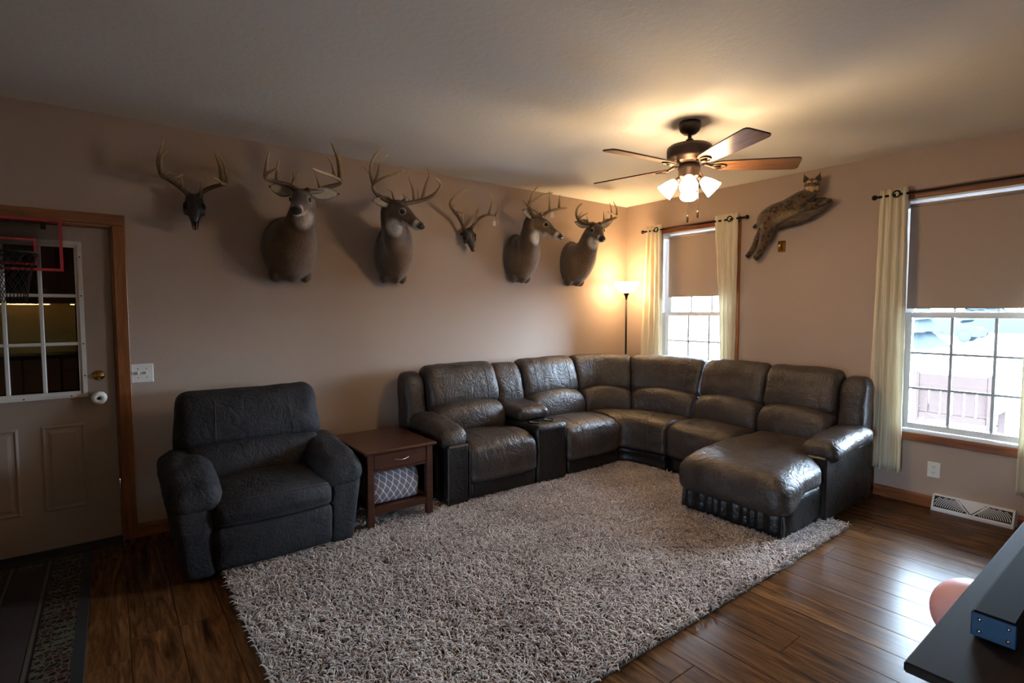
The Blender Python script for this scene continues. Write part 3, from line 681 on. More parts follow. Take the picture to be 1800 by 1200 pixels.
FOOT = [(.70, .06), (.70, .28), (.86, .30), (.895, .27), (.893, .16), (.87, .06), (.8, .05)]
soft('footrest_panel', sweep(FOOT, -.325, .325, .03, mapC, 22, 5, lambda s, d, z: (d+.02*(1-s*s), z)), 'chair_suede', chair, .003, 6, 34)
for sd in (-1, 1):
    def flare(p, sd=sd):
        k = max(0, min(1, (.47-p.z)/.45)); out = (abs(p.x-CX)-.31)/.23; p.x -= sd*.065*k*max(0, out)
        if p.z > .35: p.y += .05*((p.z-.35)/.15)**2*(1 if p.y < -.6 else 0)
        return p
    a0, a1 = (CX+.315, CX+.535) if sd > 0 else (CX-.535, CX-.315)
    soft('arm', rbox((a0, -.985, .02), (a1, -.22, .515), .055, (8, 14, 12), flare), 'chair_suede', chair, .004, 6, 36+sd)
    def droop(p, sd=sd):
        k = max(0, (-.55-p.y)/.45); p.z -= .09*k*k; out = sd*(p.x-CX)-.40
        p.z -= .10*max(0, -out-.04)*(1+1.5*k); p.z += .03*min(1, max(0, (p.y+.6)/.3)); return p
    b0, b1 = (CX+.265, CX+.55) if sd > 0 else (CX-.55, CX-.265)
    pd = soft('arm_pad', rbox((b0, -.985, .44), (b1, -.30, .615), .086, (14, 20, 10), droop), 'chair_suede', chair, .010, 9, 40+sd)

# ------------------------------------------------------------------ end table, basket
TX0, TX1, TY0, TY1, TZ = -3.645, -3.125, -.915, -.275, .562
tab = thing('end_table', 'square dark wood end table with one drawer between recliner and sofa', 'end table', ((TX0+TX1)/2, (TY0+TY1)/2, .0))
top = mk('tabletop', bbox_(TX0-.012, TX1+.012, TY0-.015, TY1, TZ-.022, TZ, .006), 'table_wood', tab)
RZ = .03
for xx in (TX0+.015, TX1-.06):
    for yy in (TY0+.005, TY1-.06): mk('leg', bbox_(xx, xx+.046, yy, yy+.046, RZ if yy < -.5 else .0, TZ-.0225, .003), 'table_wood', tab)
mk('apron', box(TX0+.025, TX0+.042, TY0+.05, TY1-.06, TZ-.14, TZ-.0225), 'table_wood', tab); mk('apron', box(TX1-.042, TX1-.026, TY0+.05, TY1-.06, TZ-.14, TZ-.0225), 'table_wood', tab); mk('apron', box(TX0+.06, TX1-.06, TY1-.04, TY1-.024, TZ-.14, TZ-.0225), 'table_wood', tab)
mk('rail', box(TX0+.061, TX1-.061, TY0+.014, TY0+.04, TZ-.152, TZ-.136), 'table_wood', tab)
dr = mk('drawer', bbox_(TX0+.064, TX1-.064, TY0+.008, TY0+.045, TZ-.134, TZ-.028, .004), 'table_wood', tab)
hx = (TX0+TX1)/2
mk('handle', tube([(hx-.055+.11*k/12, TY0+.006-.022*math.sin(math.pi*k/12), TZ-.076-.006*math.sin(math.pi*k/12)) for k in range(13)], .0042, 8), 'nickel', dr, True)
mk('lower_shelf', bbox_(TX0+.03, TX1-.03, TY0+.03, TY1-.03, .145, .165, .003), 'table_wood', tab); mk('shelf_rail', box(TX0+.061, TX1-.061, TY0+.012, TY0+.028, .118, .166), 'table_wood', tab)
def slump(p):
    k = (p.z-.167)/.215; p.x += .012*math.sin(9*p.y+4*k)*k; p.y += (-.018*math.sin(k*math.pi)+.03*k*k)*(1 if p.y < -.6 else .3); return p
bas = recalc(mk('storage_cube', rbox((TX0+.065, -.85, .168), (TX1-.10, -.42, .385), .022, (12, 12, 8), slump), 'trellis', None, True, origin=((TX0+TX1)/2, -.6, .168)))
tag(bas, 'grey fabric storage cube with white lattice print on the table shelf', 'storage cube')

# ------------------------------------------------------------------ shag rug
RX0, RX1, RY0, RY1 = -4.50, -.95, -2.83, -.50
rug = tag(mk('shag_rug', bbox_(RX0, RX1, RY0, RY1, .001, .012, .004), 'rug_backing'), 'thick taupe grey shag rug in front of the sectional', 'rug')
def build_pile():
    g = np.random.default_rng(3); N = 74000
    px = RX0+(RX1-RX0)*g.random(N); py = RY0+(RY1-RY0)*g.random(N)
    hid = ((py > -.78) & (px > -3.0)) | ((px > -.75) & (py > -2.6)) | ((px > -1.45) & (py < -2.0) & (py > -2.62)) | ((py > -.85) & (px < -3.75))
    px, py = px[~hid], py[~hid]; N = len(px)
    cl = np.array([noise.noise(Vector((a*3.2, b*3.2, 1.3)))+.6*noise.noise(Vector((a*9, b*9, 4.1))) for a, b in zip(px, py)])
    cl2 = np.array([noise.noise(Vector((a*13, b*13, 7.7))) for a, b in zip(px, py)])
    ang = g.random(N)*2*np.pi+1.2*cl2; L = .036+.020*g.random(N); lean = .55+.45*g.random(N); rad = .0021+.0014*g.random(N)
    hmax = .020+.016*g.random(N)+.006*cl2
    S = 5; ts = np.linspace(0, 1, S); curl = (g.random(N)-.5)*2.2
    C = np.zeros((N, S, 3)); a = ang.copy()
    C[:, 0] = np.stack([px, py, np.full(N, .010)], 1)
    for i in range(1, S):
        t_ = ts[i]; a = a+curl/S; hs = L/(S-1)*(.25+1.1*lean*t_)
        C[:, i, 0] = C[:, i-1, 0]+np.cos(a)*hs; C[:, i, 1] = C[:, i-1, 1]+np.sin(a)*hs; C[:, i, 2] = .010+hmax*np.sin(np.minimum(1.9*t_, 2.0))
    rr = np.array([1, 1.05, 1.0, .9, .35])
    sd = np.stack([-np.sin(ang), np.cos(ang), np.zeros(N)], 1)[:, None, :]; up = np.array([0, 0, 1.0])[None, None, :]; fw = np.stack([np.cos(ang), np.sin(ang), np.zeros(N)], 1)[:, None, :]
    V = np.zeros((N, S, 3, 3))
    for k in range(3):
        th = 2*np.pi*k/3+.5; V[:, :, k] = C+(sd*np.cos(th)+(up*.8-fw*.5)*np.sin(th))*(rad[:, None, None]*rr[None, :, None])
    V = V.reshape(-1, 3); base = (np.arange(N)*S*3)[:, None]; q = []
    for i in range(S-1):
        for k in range(3):
            k2 = (k+1) % 3; q.append([i*3+k, i*3+k2, (i+1)*3+k2, (i+1)*3+k])
    q = np.array(q); Q = (base[:, :, None]+q[None]).reshape(-1, 4)
    me = bpy.data.meshes.new('pile'); me.vertices.add(len(V)); me.vertices.foreach_set('co', (V-np.array(ORG[rug.name])).astype(np.float32).ravel())
    me.loops.add(Q.size); me.loops.foreach_set('vertex_index', Q.astype(np.int32).ravel()); me.polygons.add(len(Q)); me.polygons.foreach_set('loop_start', np.arange(0, Q.size, 4, dtype=np.int32))
    me.update(calc_edges=True)
    shade = np.clip(.5+.22*cl+.30*(g.random(N)-.5)*1.7, 0, 1); fa = me.attributes.new('yarn', 'FLOAT', 'POINT'); fa.data.foreach_set('value', np.repeat(shade, S*3).astype(np.float32))
    me.polygons.foreach_set('use_smooth', [True]*len(me.polygons)); me.materials.append(M['yarn'])
    o = bpy.data.objects.new('pile', me); COL.objects.link(o); o.parent = rug; o['kind'] = 'stuff'
build_pile()

# ------------------------------------------------------------------ door mat (runner)
MX0, MX1, MY0, MY1 = -6.02, -5.10, -2.3, -.10
mat_ = tag(mk('entry_rug', bbox_(MX0, MX1, MY0, MY1, .001, .008, .002), 'mat_black'), 'flat dark entry rug with patterned borders before the door', 'rug')
def inlay(name, x0, x1, y0, y1, m): mk(name, box(x0, x1, y0, y1, .0082, .0094), m, mat_)
b0 = .045; wB = .135; ln = .014; sl = .08
inlay('side_band', MX1-b0-wB, MX1-b0, MY0+b0, MY1-.02, 'mat_pattern'); inlay('side_band', MX0+b0, MX0+b0+wB, MY0+b0, MY1-.02, 'mat_pattern')
xi0, xi1 = MX0+b0+wB, MX1-b0-wB; xm = xi1-.19
inlay('stripe', xi1-ln-.012, xi1-.012, MY0+b0, MY1-.02, 'mat_line')
inlay('field', xm+.02, xi1-ln-.016, MY0+b0, MY1-.10, 'mat_field'); inlay('end_band', xm+.02, xi1-ln-.016, MY1-.098, MY1-.02, 'mat_pattern')
inlay('stripe', xm, xm+ln, MY0+b0, MY1-.02, 'mat_line'); inlay('middle_band', xi0+.03, xm-.012, MY0+b0, MY1-.02, 'mat_pattern')

# ------------------------------------------------------------------ media console, sound bar, ball
KX0, KX1, KY0, KY1, KZ = -3.719, -1.95, -4.58, -3.915, .80
ms = thing('media_console', 'dark espresso wood media console in the lower right corner', 'console table', ((KX0+KX1)/2, (KY0+KY1)/2, 0))
mk('tabletop', bbox_(KX0, KX1, KY0, KY1, KZ-.022, KZ, .004), 'console_wood', ms)
pr = [(0.012, KZ-.0225), (.022, KZ-.04), (.04, KZ-.052), (.052, KZ-.075), (.052, KZ-.10), (.40, KZ-.10), (.40, KZ-.0225)]
mk('front_moulding', prism([(KY1-a, z) for a, z in pr], 'X', KX0+.05, KX1-.05), 'console_wood', ms); recalc(bpy.context.scene.objects['front_moulding'])
mk('end_moulding', prism([(KX0+min(a, .049), z) for a, z in pr[:5]]+[(KX0+.0495, KZ-.10), (KX0+.0495, KZ-.0225)], 'Y', KY0+.01, KY1-.052), 'console_wood', ms)
mk('cabinet_body', bbox_(KX0+.06, KX1-.06, KY0+.01, KY1-.06, .08, KZ-.1005, .004), 'console_wood', ms)
for k in range(3):
    a = KX0+.10+k*.53; dd = mk('cabinet_door', bbox_(a, a+.50, KY1-.059, KY1-.04, .11, KZ-.13, .004), 'console_wood', ms)
    mk('knob', lathe([(.006, 0), (.006, .012), (.014, .018), (.012, .026)], (a+.45, KY1-.04, .46), 16, Matrix.Rotation(R(-90), 3, 'X')), 'bronze', dd, True)
for a in (KX0+.06, KX1-.12):
    for b in (KY0+.02, KY1-.12): mk('foot', bbox_(a, a+.06, b, b+.06, 0, .0795, .004), 'console_wood', ms)
sb = thing('sound_bar', 'long black sound bar with a steel end plate tinted by a painted blue reflection on the console', 'sound bar', (-2.95, -4.01, KZ))
mk('housing', bbox_(-3.498, -2.40, -4.048, -3.972, KZ+.001, KZ+.056, .006), 'black_plastic', sb)
ep = mk('end_plate', bbox_(-3.502, -3.4985, -4.046, -3.974, KZ+.003, KZ+.054, .0015), 'steel_painted_reflection', sb)
for yy in (-4.034, -3.988):
    for zz in (.016, .042): mk('screw', lathe([(.004, 0), (.003, .0025)], (-3.5022, yy, KZ+zz), 12, Matrix.Rotation(R(-90), 3, 'Y')), 'nickel', ep, True)
bl = tag(mk('rubber_ball', ellip((-1.952, -3.684, .15), (.15, .15, .15), None, 32, 20), 'pink_rubber', None, True), 'pale pink ball on the floor behind the media console', 'ball')

# ------------------------------------------------------------------ curtains and rods
def rod(y0, y1, label, brackets):
    t_ = thing('curtain_rod', label, 'curtain rod', (-.09, (y0+y1)/2, 2.40), 'black curtain rods')
    mk('pole', tube([(-.09, y0, 2.40), (-.09, y1, 2.40)], .009, 14), 'black_metal', t_, True)
    for y, s in ((y0, 1), (y1, -1)):
        mk('finial', lathe([(.009, -.004), (.011, .0), (.011, .008), (.007, .012), (.017, .022), (.021, .034), (.017, .046), (.006, .053)], (-.09, y, 2.40), 20, Matrix.Rotation(R(-90*s), 3, 'X')), 'black_metal', t_, True)
    for y in brackets:
        mk('bracket', tube([(-.019, y, 2.385), (-.05, y, 2.384), (-.09, y, 2.386), (-.103, y, 2.392), (-.106, y, 2.402)], .006, 8), 'black_metal', t_, True); mk('wall_plate', lathe([(.016, 0), (.014, .006)], (-.0181, y, 2.385), 16, Matrix.Rotation(R(-90), 3, 'Y')), 'black_metal', t_, True)
rod(-.36, -1.53, 'black curtain rod over the window beside the floor lamp', (-.49, -1.44)); rod(-2.655, -3.92, 'black curtain rod over the window at the right edge', (-2.76, -3.71))
def curtain(label, topy, boty, ztop, zbot, folds, seed, ring_y, amp=.020, pinch=None):
    """topy/boty = (corner side, far side) edges"""
    g = random.Random(seed); nu, nv = folds*10, 40; F1, F2 = [], []; th = .0025
    V = []
    ph = [g.random()*.8 for _ in range(8)]
    def pt(u, v):
        ya = topy[0]+(boty[0]-topy[0])*v; yb = topy[1]+(boty[1]-topy[1])*v
        if pinch: ya += pinch[0]*math.sin(math.pi*v)**2; yb += pinch[1]*math.sin(math.pi*v)**2
        uu = u+.012*math.sin(7*v+ph[0]*6)*math.sin(math.pi*u)+.01*math.sin(19*u+3*v)
        y = ya+(yb-ya)*uu; a = amp*(.75+.5*v)
        x_ = -.092+a*math.sin(2*math.pi*folds*u+ph[1]+.5*math.sin(3*v+ph[2]*5))+.006*math.sin(2*math.pi*folds*2.3*u+4*v+ph[3])*(v*.7+.3)+.003*math.sin(40*v+11*u)
        z = ztop+(zbot-ztop)*v+(.006*math.sin(2*math.pi*folds*u*1.0+1) if v > .99 or v < .01 else 0)
        return Vector((x_, y, z))
    G = [[pt(i/nu, j/nv) for j in range(nv+1)] for i in range(nu+1)]
    for side in (0, 1):
        for i in range(nu+1):
            for j in range(nv+1):
                p = G[i][j]; q = G[min(i+1, nu)][j]-G[max(i-1, 0)][j]; r_ = G[i][min(j+1, nv)]-G[i][max(j-1, 0)]; n_ = q.cross(r_).normalized(); V.append(p+n_*(th/2 if side else -th/2))
    W_ = nv+1; o2 = (nu+1)*W_; F = []
    for i in range(nu):
        for j in range(nv):
            a, b, c, d_ = i*W_+j, (i+1)*W_+j, (i+1)*W_+j+1, i*W_+j+1; F.append((a, b, c, d_)); F.append((o2+a, o2+d_, o2+c, o2+b))
    bd = [i*W_ for i in range(nu+1)]+[nu*W_+j for j in range(1, nv+1)]+[i*W_+nv for i in range(nu-1, -1, -1)]+[j for j in range(nv-1, 0, -1)]
    for k in range(len(bd)): a, b = bd[k], bd[(k+1) % len(bd)]; F.append((a, o2+a, o2+b, b))
    t_ = thing('window_curtain', label, 'curtain', (-.09, (boty[0]+boty[1])/2, zbot), 'cream curtain panels')
    recalc(mk('drape', (V, F), 'curtain', t_, True))
    for y in ring_y: recalc(mk('grommet', ring((-.115, y, 2.402), .024, .006, 'X', 24, 8), 'black_metal', t_, True))
curtain('cream curtain hanging beside the glowing floor lamp', (-.375, -.575), (-.275, -.64), 2.455, .30, 4, 1, (-.53,))
curtain('cream curtain gathered on the bobcat side of the window behind the sofa', (-1.215, -1.47), (-1.35, -1.455), 2.455, .30, 4, 2, (-1.40,), pinch=(-.01, .0))
curtain('long cream curtain hanging beside the chaise arm', (-2.655, -2.84), (-2.625, -2.87), 2.452, .245, 4, 3, (-2.775,))
curtain('cream curtain cut off by the right edge of the photo', (-3.52, -3.80), (-3.53, -3.84), 2.452, .245, 4, 4, (-3.62,))

# ------------------------------------------------------------------ wall plates, register
sw = thing('light_switch', 'white double light switch plate beside the door', 'light switch', (-4.805, -.004, 1.03))
mk('plate', bbox_(-4.866, -4.744, -.0065, -.0005, 1.032, 1.156, .003), 'white_plastic', sw)
for xx in (-4.828, -4.782):
    tg = mk('toggle', bbox_(xx-.005, xx+.005, -.020, -.0064, 1.088, 1.104, .002), 'white_plastic', sw)
    for zz in (1.066, 1.124): mk('screw', lathe([(.0032, 0), (.0026, .0012)], (xx, -.0066, zz), 10, Matrix.Rotation(R(90), 3, 'X')), 'slot_dark', tg)
ol = thing('wall_outlet', 'white duplex outlet under the window sill', 'outlet', (-.004, -3.055, .233))
mk('plate', bbox_(-.0065, -.0005, -3.095, -3.016, .233, .351, .003), 'white_plastic', ol)
for zz in (.27, .315):
    rc = mk('receptacle', lathe([(.017, 0), (.0165, .002)], (-.0066, -3.055, zz), 20, Matrix.Rotation(R(-90), 3, 'Y')), 'white_plastic', ol)
    for dy in (-.006, .006): mk('slot', box(-.0096, -.0087, -3.055+dy-.0012, -3.055+dy+.0012, zz-.001, zz+.007), 'slot_dark', rc)
    mk('slot', box(-.0096, -.0087, -3.0575, -3.0525, zz-.009, zz-.005), 'slot_dark', rc)
rg = thing('baseboard_register', 'white metal baseboard vent with fanned louvers under the outlet', 'vent', (-.03, -3.295, 0))
ry0, ry1 = -3.525, -3.065
body = prism([(-.0005, .001), (-.075, .001), (-.075, .016), (-.028, .118), (-.0005, .118)], 'Y', ry0, ry1); recalc(mk('body', body, 'vent_white', rg))
def slope(y, s, lift=.001):
    """point on the sloping face, s = 0 bottom .. 1 top"""
    a = Vector((-.075, y, .016)); b = Vector((-.028, y, .118)); n_ = Vector((-.908, 0, .418)); return a+(b-a)*s+n_*lift
def facebar(name, pts, m, wid, lift, par):
    V, F = [], []
    for i, (y, s) in enumerate(pts):
        j = min(i+1, len(pts)-1); k = max(i-1, 0); dy, ds = pts[j][0]-pts[k][0], (pts[j][1]-pts[k][1])*.112; L = math.hypot(dy, ds) or 1; ny, ns = -ds/L*wid/2, dy/L*wid/2/.112
        for l_ in (0.0, lift): V += [slope(y+ny, s+ns, l_), slope(y-ny, s-ns, l_)]
    for i in range(len(pts)-1): a = i*4; b = a+4; F += [(a+2, a+3, b+3, b+2), (a, a+2, b+2, b), (a+1, b+1, b+3, a+3)]
    return mk(name, (V, F), m, par)
ym = (ry0+ry1)/2; Wd = ry1-ry0
gr = mk('grille_back', ([slope(ry1-.012, .14, .0008), slope(ry0+.012, .14, .0008), slope(ry0+.012, .9, .0008), slope(ry1-.012, .9, .0008)], [(0, 1, 2, 3)]), 'slot_dark', rg)
mk('centre_plate', ([slope(ym+.075, .9, .0016), slope(ym, .16, .0016), slope(ym-.075, .9, .0016)], [(0, 1, 2)]), 'vent_white', rg)
for sgn in (1, -1):
    facebar('divider', [(ym+sgn*.012, .14), (ym+sgn*.088, .9)], 'vent_white', .009, .003, rg)
    cy = ym+sgn*.02
    for k in range(15):
        rr = .030+k*.0125; pts = []
        for a in np.linspace(4, 70, 9):
            y = cy+sgn*rr*math.cos(R(a)); s = .16+rr*math.sin(R(a))/.112*.62
            if s <= .9 and abs(y-ym) < Wd/2-.012: pts.append((y, s))
        if len(pts) > 1: facebar('louver', pts, 'vent_white', .0042, .003, rg)
facebar('rim', [(ry1-.006, .02), (ry1-.006, .99)], 'vent_white', .012, .004, rg); facebar('rim', [(ry0+.006, .02), (ry0+.006, .99)], 'vent_white', .012, .004, rg); facebar('rim', [(ry0, .95), (ry1, .95)], 'vent_white', .011, .004, rg); facebar('rim', [(ry0, .07), (ry1, .07)], 'vent_white', .014, .004, rg)

# ------------------------------------------------------------------ over-door basketball hoop
hp = thing('basketball_hoop', 'small over-door basketball hoop with clear red-edged backboard', 'basketball hoop', (-5.405, -.05, 1.744))
bx0, bx1, bz0, bz1, by = -5.635, -5.175, 1.744, 2.05, -.055
bd = mk('backboard', box(bx0+.004, bx1-.004, by-.002, by+.002, bz0+.004, bz1-.004), 'acrylic', hp)
def frame_y(name, x0, x1, z0, z1, w_, ya, yb, m, par):
    o_ = [(x0, ya, z0), (x1, ya, z0), (x1, ya, z1), (x0, ya, z1)]; i_ = [(x0+w_, ya, z0+w_), (x1-w_, ya, z0+w_), (x1-w_, ya, z1-w_), (x0+w_, ya, z1-w_)]
    V = o_+i_+[(p[0], yb, p[2]) for p in o_]+[(p[0], yb, p[2]) for p in i_]; F = []
    for k in range(4):
        k2 = (k+1) % 4; F += [(k, k2, 4+k2, 4+k), (8+k, 12+k, 12+k2, 8+k2), (k, 8+k, 8+k2, k2), (4+k, 4+k2, 12+k2, 12+k)]
    return recalc(mk(name, (V, F), m, par))
frame_y('red_border', bx0, bx1, bz0, bz1, .015, by-.004, by+.004, 'red_trim', hp); frame_y('target_square', -5.515, -5.293, 1.775, 1.93, .012, by-.0032, by-.0022, 'red_trim', hp)
for xx in (-5.55, -5.26): mk('door_hook', join(bbox_(xx-.012, xx+.012, by+.0042, by+.0072, 1.99, 2.032, .001)), 'black_metal', hp)
rc_ = Vector((-5.395, by-.02-.118, 1.832)); rim = recalc(mk('rim', ring(rc_, .118, .0055, 'Z', 36, 8), 'black_metal', hp, True))
mk('rim_bracket', prism([(-5.43, 1.79), (-5.36, 1.79), (-5.36, 1.845), (-5.43, 1.845)], 'Y', by-.024, by-.0042), 'black_metal', hp)
for sx in (-1, 1): mk('spring_arm', tube([(-5.395+sx*.02, by-.024, 1.80), (-5.395+sx*.055, by-.07, 1.829)], .004, 8), 'black_metal', hp)
nn = 14; rows = 8
def netp(k, j):
    f = j/rows; rr = .116*(1-.45*f)-.008*math.sin(f*math.pi); a = 2*math.pi*(k+.5*(j % 2))/nn; return rc_+Vector((rr*math.cos(a), rr*math.sin(a), -.008-.262*f-(.012 if j == rows else 0)))
for k in range(nn):
    mk('net_cord', tube([netp(k+(j//2) if True else k, j) for j in range(rows+1)], .0019, 5), 'net_black', hp, True); mk('net_cord', tube([netp(k-((j+1)//2), j) for j in range(rows+1)], .0019, 5), 'net_black', hp, True)

# ------------------------------------------------------------------ ceiling fan
FX, FY = -1.887, -2.146
fan = thing('ceiling_fan', 'bronze ceiling fan with five wood blades and lit glass shades', 'ceiling fan', (FX, FY, 2.30))
def L(prof, m, name, par=fan, n=40): return recalc(mk(name, lathe(prof, (FX, FY, 0), n), m, par, True))
L([(.066, H-.001), (.070, H-.012), (.069, H-.035), (.060, H-.058), (.040, H-.076), (.022, H-.082), (.014, H-.083)], 'bronze', 'canopy')
L([(.0125, H-.08), (.0125, 2.60)], 'bronze', 'downrod', n=16); L([(.013, 2.635), (.024, 2.628), (.028, 2.61), (.034, 2.592)], 'bronze', 'rod_collar')
L([(.034, 2.594), (.085, 2.592), (.128, 2.586), (.142, 2.576), (.145, 2.560), (.143, 2.515), (.138, 2.500), (.128, 2.496), (.122, 2.482), (.100, 2.470), (.05, 2.468)], 'bronze', 'motor_housing')
L([(.062, 2.469), (.072, 2.455), (.072, 2.435), (.066, 2.428), (.066, 2.39), (.060, 2.376), (.03, 2.368)], 'bronze', 'switch_housing')
for k in range(5):
    a = R(29+72*k); Rm = Matrix.Rotation(a, 3, 'Z'); tilt = Matrix.Rotation(R(-13), 3, 'X'); cen = Vector((FX, FY, 2.458))
    def TB(x_, y_, z_): return cen+Rm @ (tilt @ Vector((x_, y_, z_)))
    # blade outline: narrow root, wide clipped tip
    out = [(.155, -.042), (.20, -.055), (.35, -.066), (.55, -.074), (.655, -.077), (.676, -.072), (.686, -.058), (.706, .055), (.698, .068), (.680, .075), (.55, .074), (.35, .066), (.20, .055), (.155, .042), (.145, 0)]
    n_ = len(out); V = [TB(x_, y_, .0045) for x_, y_ in out]+[TB(x_, y_, -.0045) for x_, y_ in out]; F = [tuple(range(n_)), tuple(range(2*n_-1, n_-1, -1))]+[(i, n_+i, n_+(i+1) % n_, (i+1) % n_) for i in range(n_)]
    bl_ = bpy.data.meshes.new('blade'); loc = [(x_, y_, z_) for z_ in (.0045, -.0045) for x_, y_ in out]; bl_.from_pydata(loc, [], F); bl_.update(); bl_.materials.append(M['blade']); bl_.materials.append(M['blade_edge'])
    for i, p in enumerate(bl_.polygons): p.material_index = 0 if i < 2 else 1
    o = bpy.data.objects.new('blade', bl_); COL.objects.link(o); o.parent = fan; o.location = cen-ORG[fan.name]; o.rotation_euler = (Rm @ tilt).to_euler(); ORG[o.name] = ORG[fan.name]; recalc(o)
    ir = mk('blade_iron', tube([cen+Rm @ Vector((.085, 0, .018)), cen+Rm @ Vector((.12, 0, .004)), TB(.16, 0, -.012), TB(.20, 0, -.009)], [.012, .011, .012, .010], 10, True, 1), 'bronze', fan, True)
    recalc(mk('iron_loop', tube([TB(.19+.045*math.cos(q)*1.0, .030*math.sin(q), -.0095) for q in np.linspace(-2.9, 2.9, 16)], .005, 8), 'bronze', fan, True))
for k in range(4):
    a = R(34+90*k); ax = Vector((math.cos(a)*.72, math.sin(a)*.72, -.69)).normalized(); q = Vector((0, 0, -1)).rotation_difference(ax).to_matrix(); base = Vector((FX+.045*math.cos(a), FY+.045*math.sin(a), 2.40))
    st_ = recalc(mk('lamp_arm', tube([base, base+ax*.03, base+ax*.055], [.012, .012, .017], 12), 'bronze', fan, True))
    prof = [(.020, -.052), (.026, -.058), (.034, -.075), (.045, -.105), (.052, -.135), (.058, -.158), (.0555, -.158), (.049, -.133), (.042, -.103), (.031, -.075), (.018, -.060)]
    sh = recalc(mk('glass_shade', lathe(prof, base, 28, q), 'lit_shade', fan, True))
    recalc(mk('bulb', ellip(base+ax*.105, (.022, .022, .030), q, 14, 10), 'lit_shade', sh, True))
for dx, zz in ((-.005, 2.135), (.062, 2.165)):
    c_ = Vector((FX, FY, 0))+Vector((_r[0]*dx, _r[1]*dx, 0)); ch = mk('pull_chain', tube([c_+Vector((0, 0, 2.372)), c_+Vector((0, 0, zz))], .0016, 6), 'nickel', fan, True)
    recalc(mk('chain_fob', lathe([(.002, .004), (.006, .0), (.0075, -.012), (.0065, -.04), (.003, -.046)], c_+Vector((0, 0, zz)), 14), 'blade_edge', ch, True))

# ------------------------------------------------------------------ torchiere floor lamp
LX, LY = -.285, -.262
fl = thing('floor_lamp', 'slim dark torchiere lamp glowing in the corner behind the sofa', 'floor lamp', (LX, LY, 0))
def LL(prof, m, name, n=32): return recalc(mk(name, lathe(prof, (LX, LY, 0), n), m, fl, True))
LL([(.125, .001), (.128, .008), (.122, .018), (.06, .028), (.016, .036), (.012, .05)], 'black_metal', 'base'); LL([(.0105, .045), (.0105, 1.635)], 'black_metal', 'pole', 16)
LL([(.0105, 1.633), (.012, 1.65), (.018, 1.672), (.030, 1.695), (.036, 1.706), (.03, 1.708)], 'black_metal', 'shade_cup')
LL([(.03, 1.7085), (.06, 1.715), (.10, 1.745), (.128, 1.79), (.138, 1.83), (.134, 1.83), (.123, 1.792), (.096, 1.75), (.058, 1.72), (.02, 1.713)], 'lit_bowl', 'glass_bowl')
LL([(.012, 1.714), (.016, 1.73), (.03, 1.76), (.034, 1.785), (.026, 1.81), (.008, 1.822)], 'lit_bowl', 'bulb', 20)

# ------------------------------------------------------------------ deer: antlers traced at their own distances
def crop(pts, ox, oy, sc): return [(ox+x_/sc, oy+y_/sc) for x_, y_ in pts]
def antler(par, beam, ys, tines, r0=.0185, rt=.0085, bone=None, base=None):
    """beam: pixel path + distance from the wall per point; tines: list of (pixel path, y at foot, y at tip, radius)"""
    pts = [tuple(at(px, py, y=y)) for (px, py), y in zip(beam, ys)]
    if base is not None: pts[0] = tuple(base)
    B = catmull(pts, 5); n = len(B); rad = [r0*(1-.60*(i/(n-1))**1.2) for i in range(n)]; rad[0] = r0*1.25; rad[-1] = .0035
    V, F = tube(B, rad, 9); tip = np.repeat([max(0, (i/(n-1)-.35)/.65) for i in range(n)], 9)
    bm_ = recalc(mk('antler', (V, F), 'antler', par, True, attr=('tip', tip*.8+.05, 'F')))
    for tp, y0, y1, r_ in tines:
        q = [tuple(at(px, py, y=y0+(y1-y0)*k/(len(tp)-1))) for k, (px, py) in enumerate(tp)]
        # plant the tine's foot on the beam
        f0 = Vector(q[0]); nb = min((Vector(b) for b in B), key=lambda b: (b-f0).length); 
        if (nb-f0).length < .12:
            sh = nb-f0; m_ = len(q); q = [tuple(Vector(p)+sh*(1-k/(m_-1))) for k, p in enumerate(q)]
        T = catmull(q, 4); m_ = len(T); rr = [1.2*r_*(1-.8*(k/(m_-1))**1.3) for k in range(m_)]; rr[-1] = .0025
        V, F = tube(T, rr, 8); tip = np.repeat([.1+.85*(k/(m_-1)) for k in range(m_)], 8)
        recalc(mk('tine', (V, F), 'antler', bm_, True, attr=('tip', tip, 'F')))
    return bm_
def sphere_hit(S, px, py, Ld):
    d = Vector(_f+_r*(px-900)/FPX-_u*(py-600)/FPX).normalized(); oc = Vector(CAM)-S; b = oc.dot(d); D = b*b-(oc.dot(oc)-Ld*Ld)
    return Vector(CAM)+d*(-b-math.sqrt(max(D, 0)))
BROWN = np.array(lin((92, 72, 54))); DARK = np.array(lin((52, 38, 28))); WHT = np.array(lin((214, 204, 190))); TAN = np.array(lin((122, 94, 66)))
def sstep(a, b, x_): t_ = np.clip((x_-a)/(b-a), 0, 1); return t_*t_*(3-2*t_)
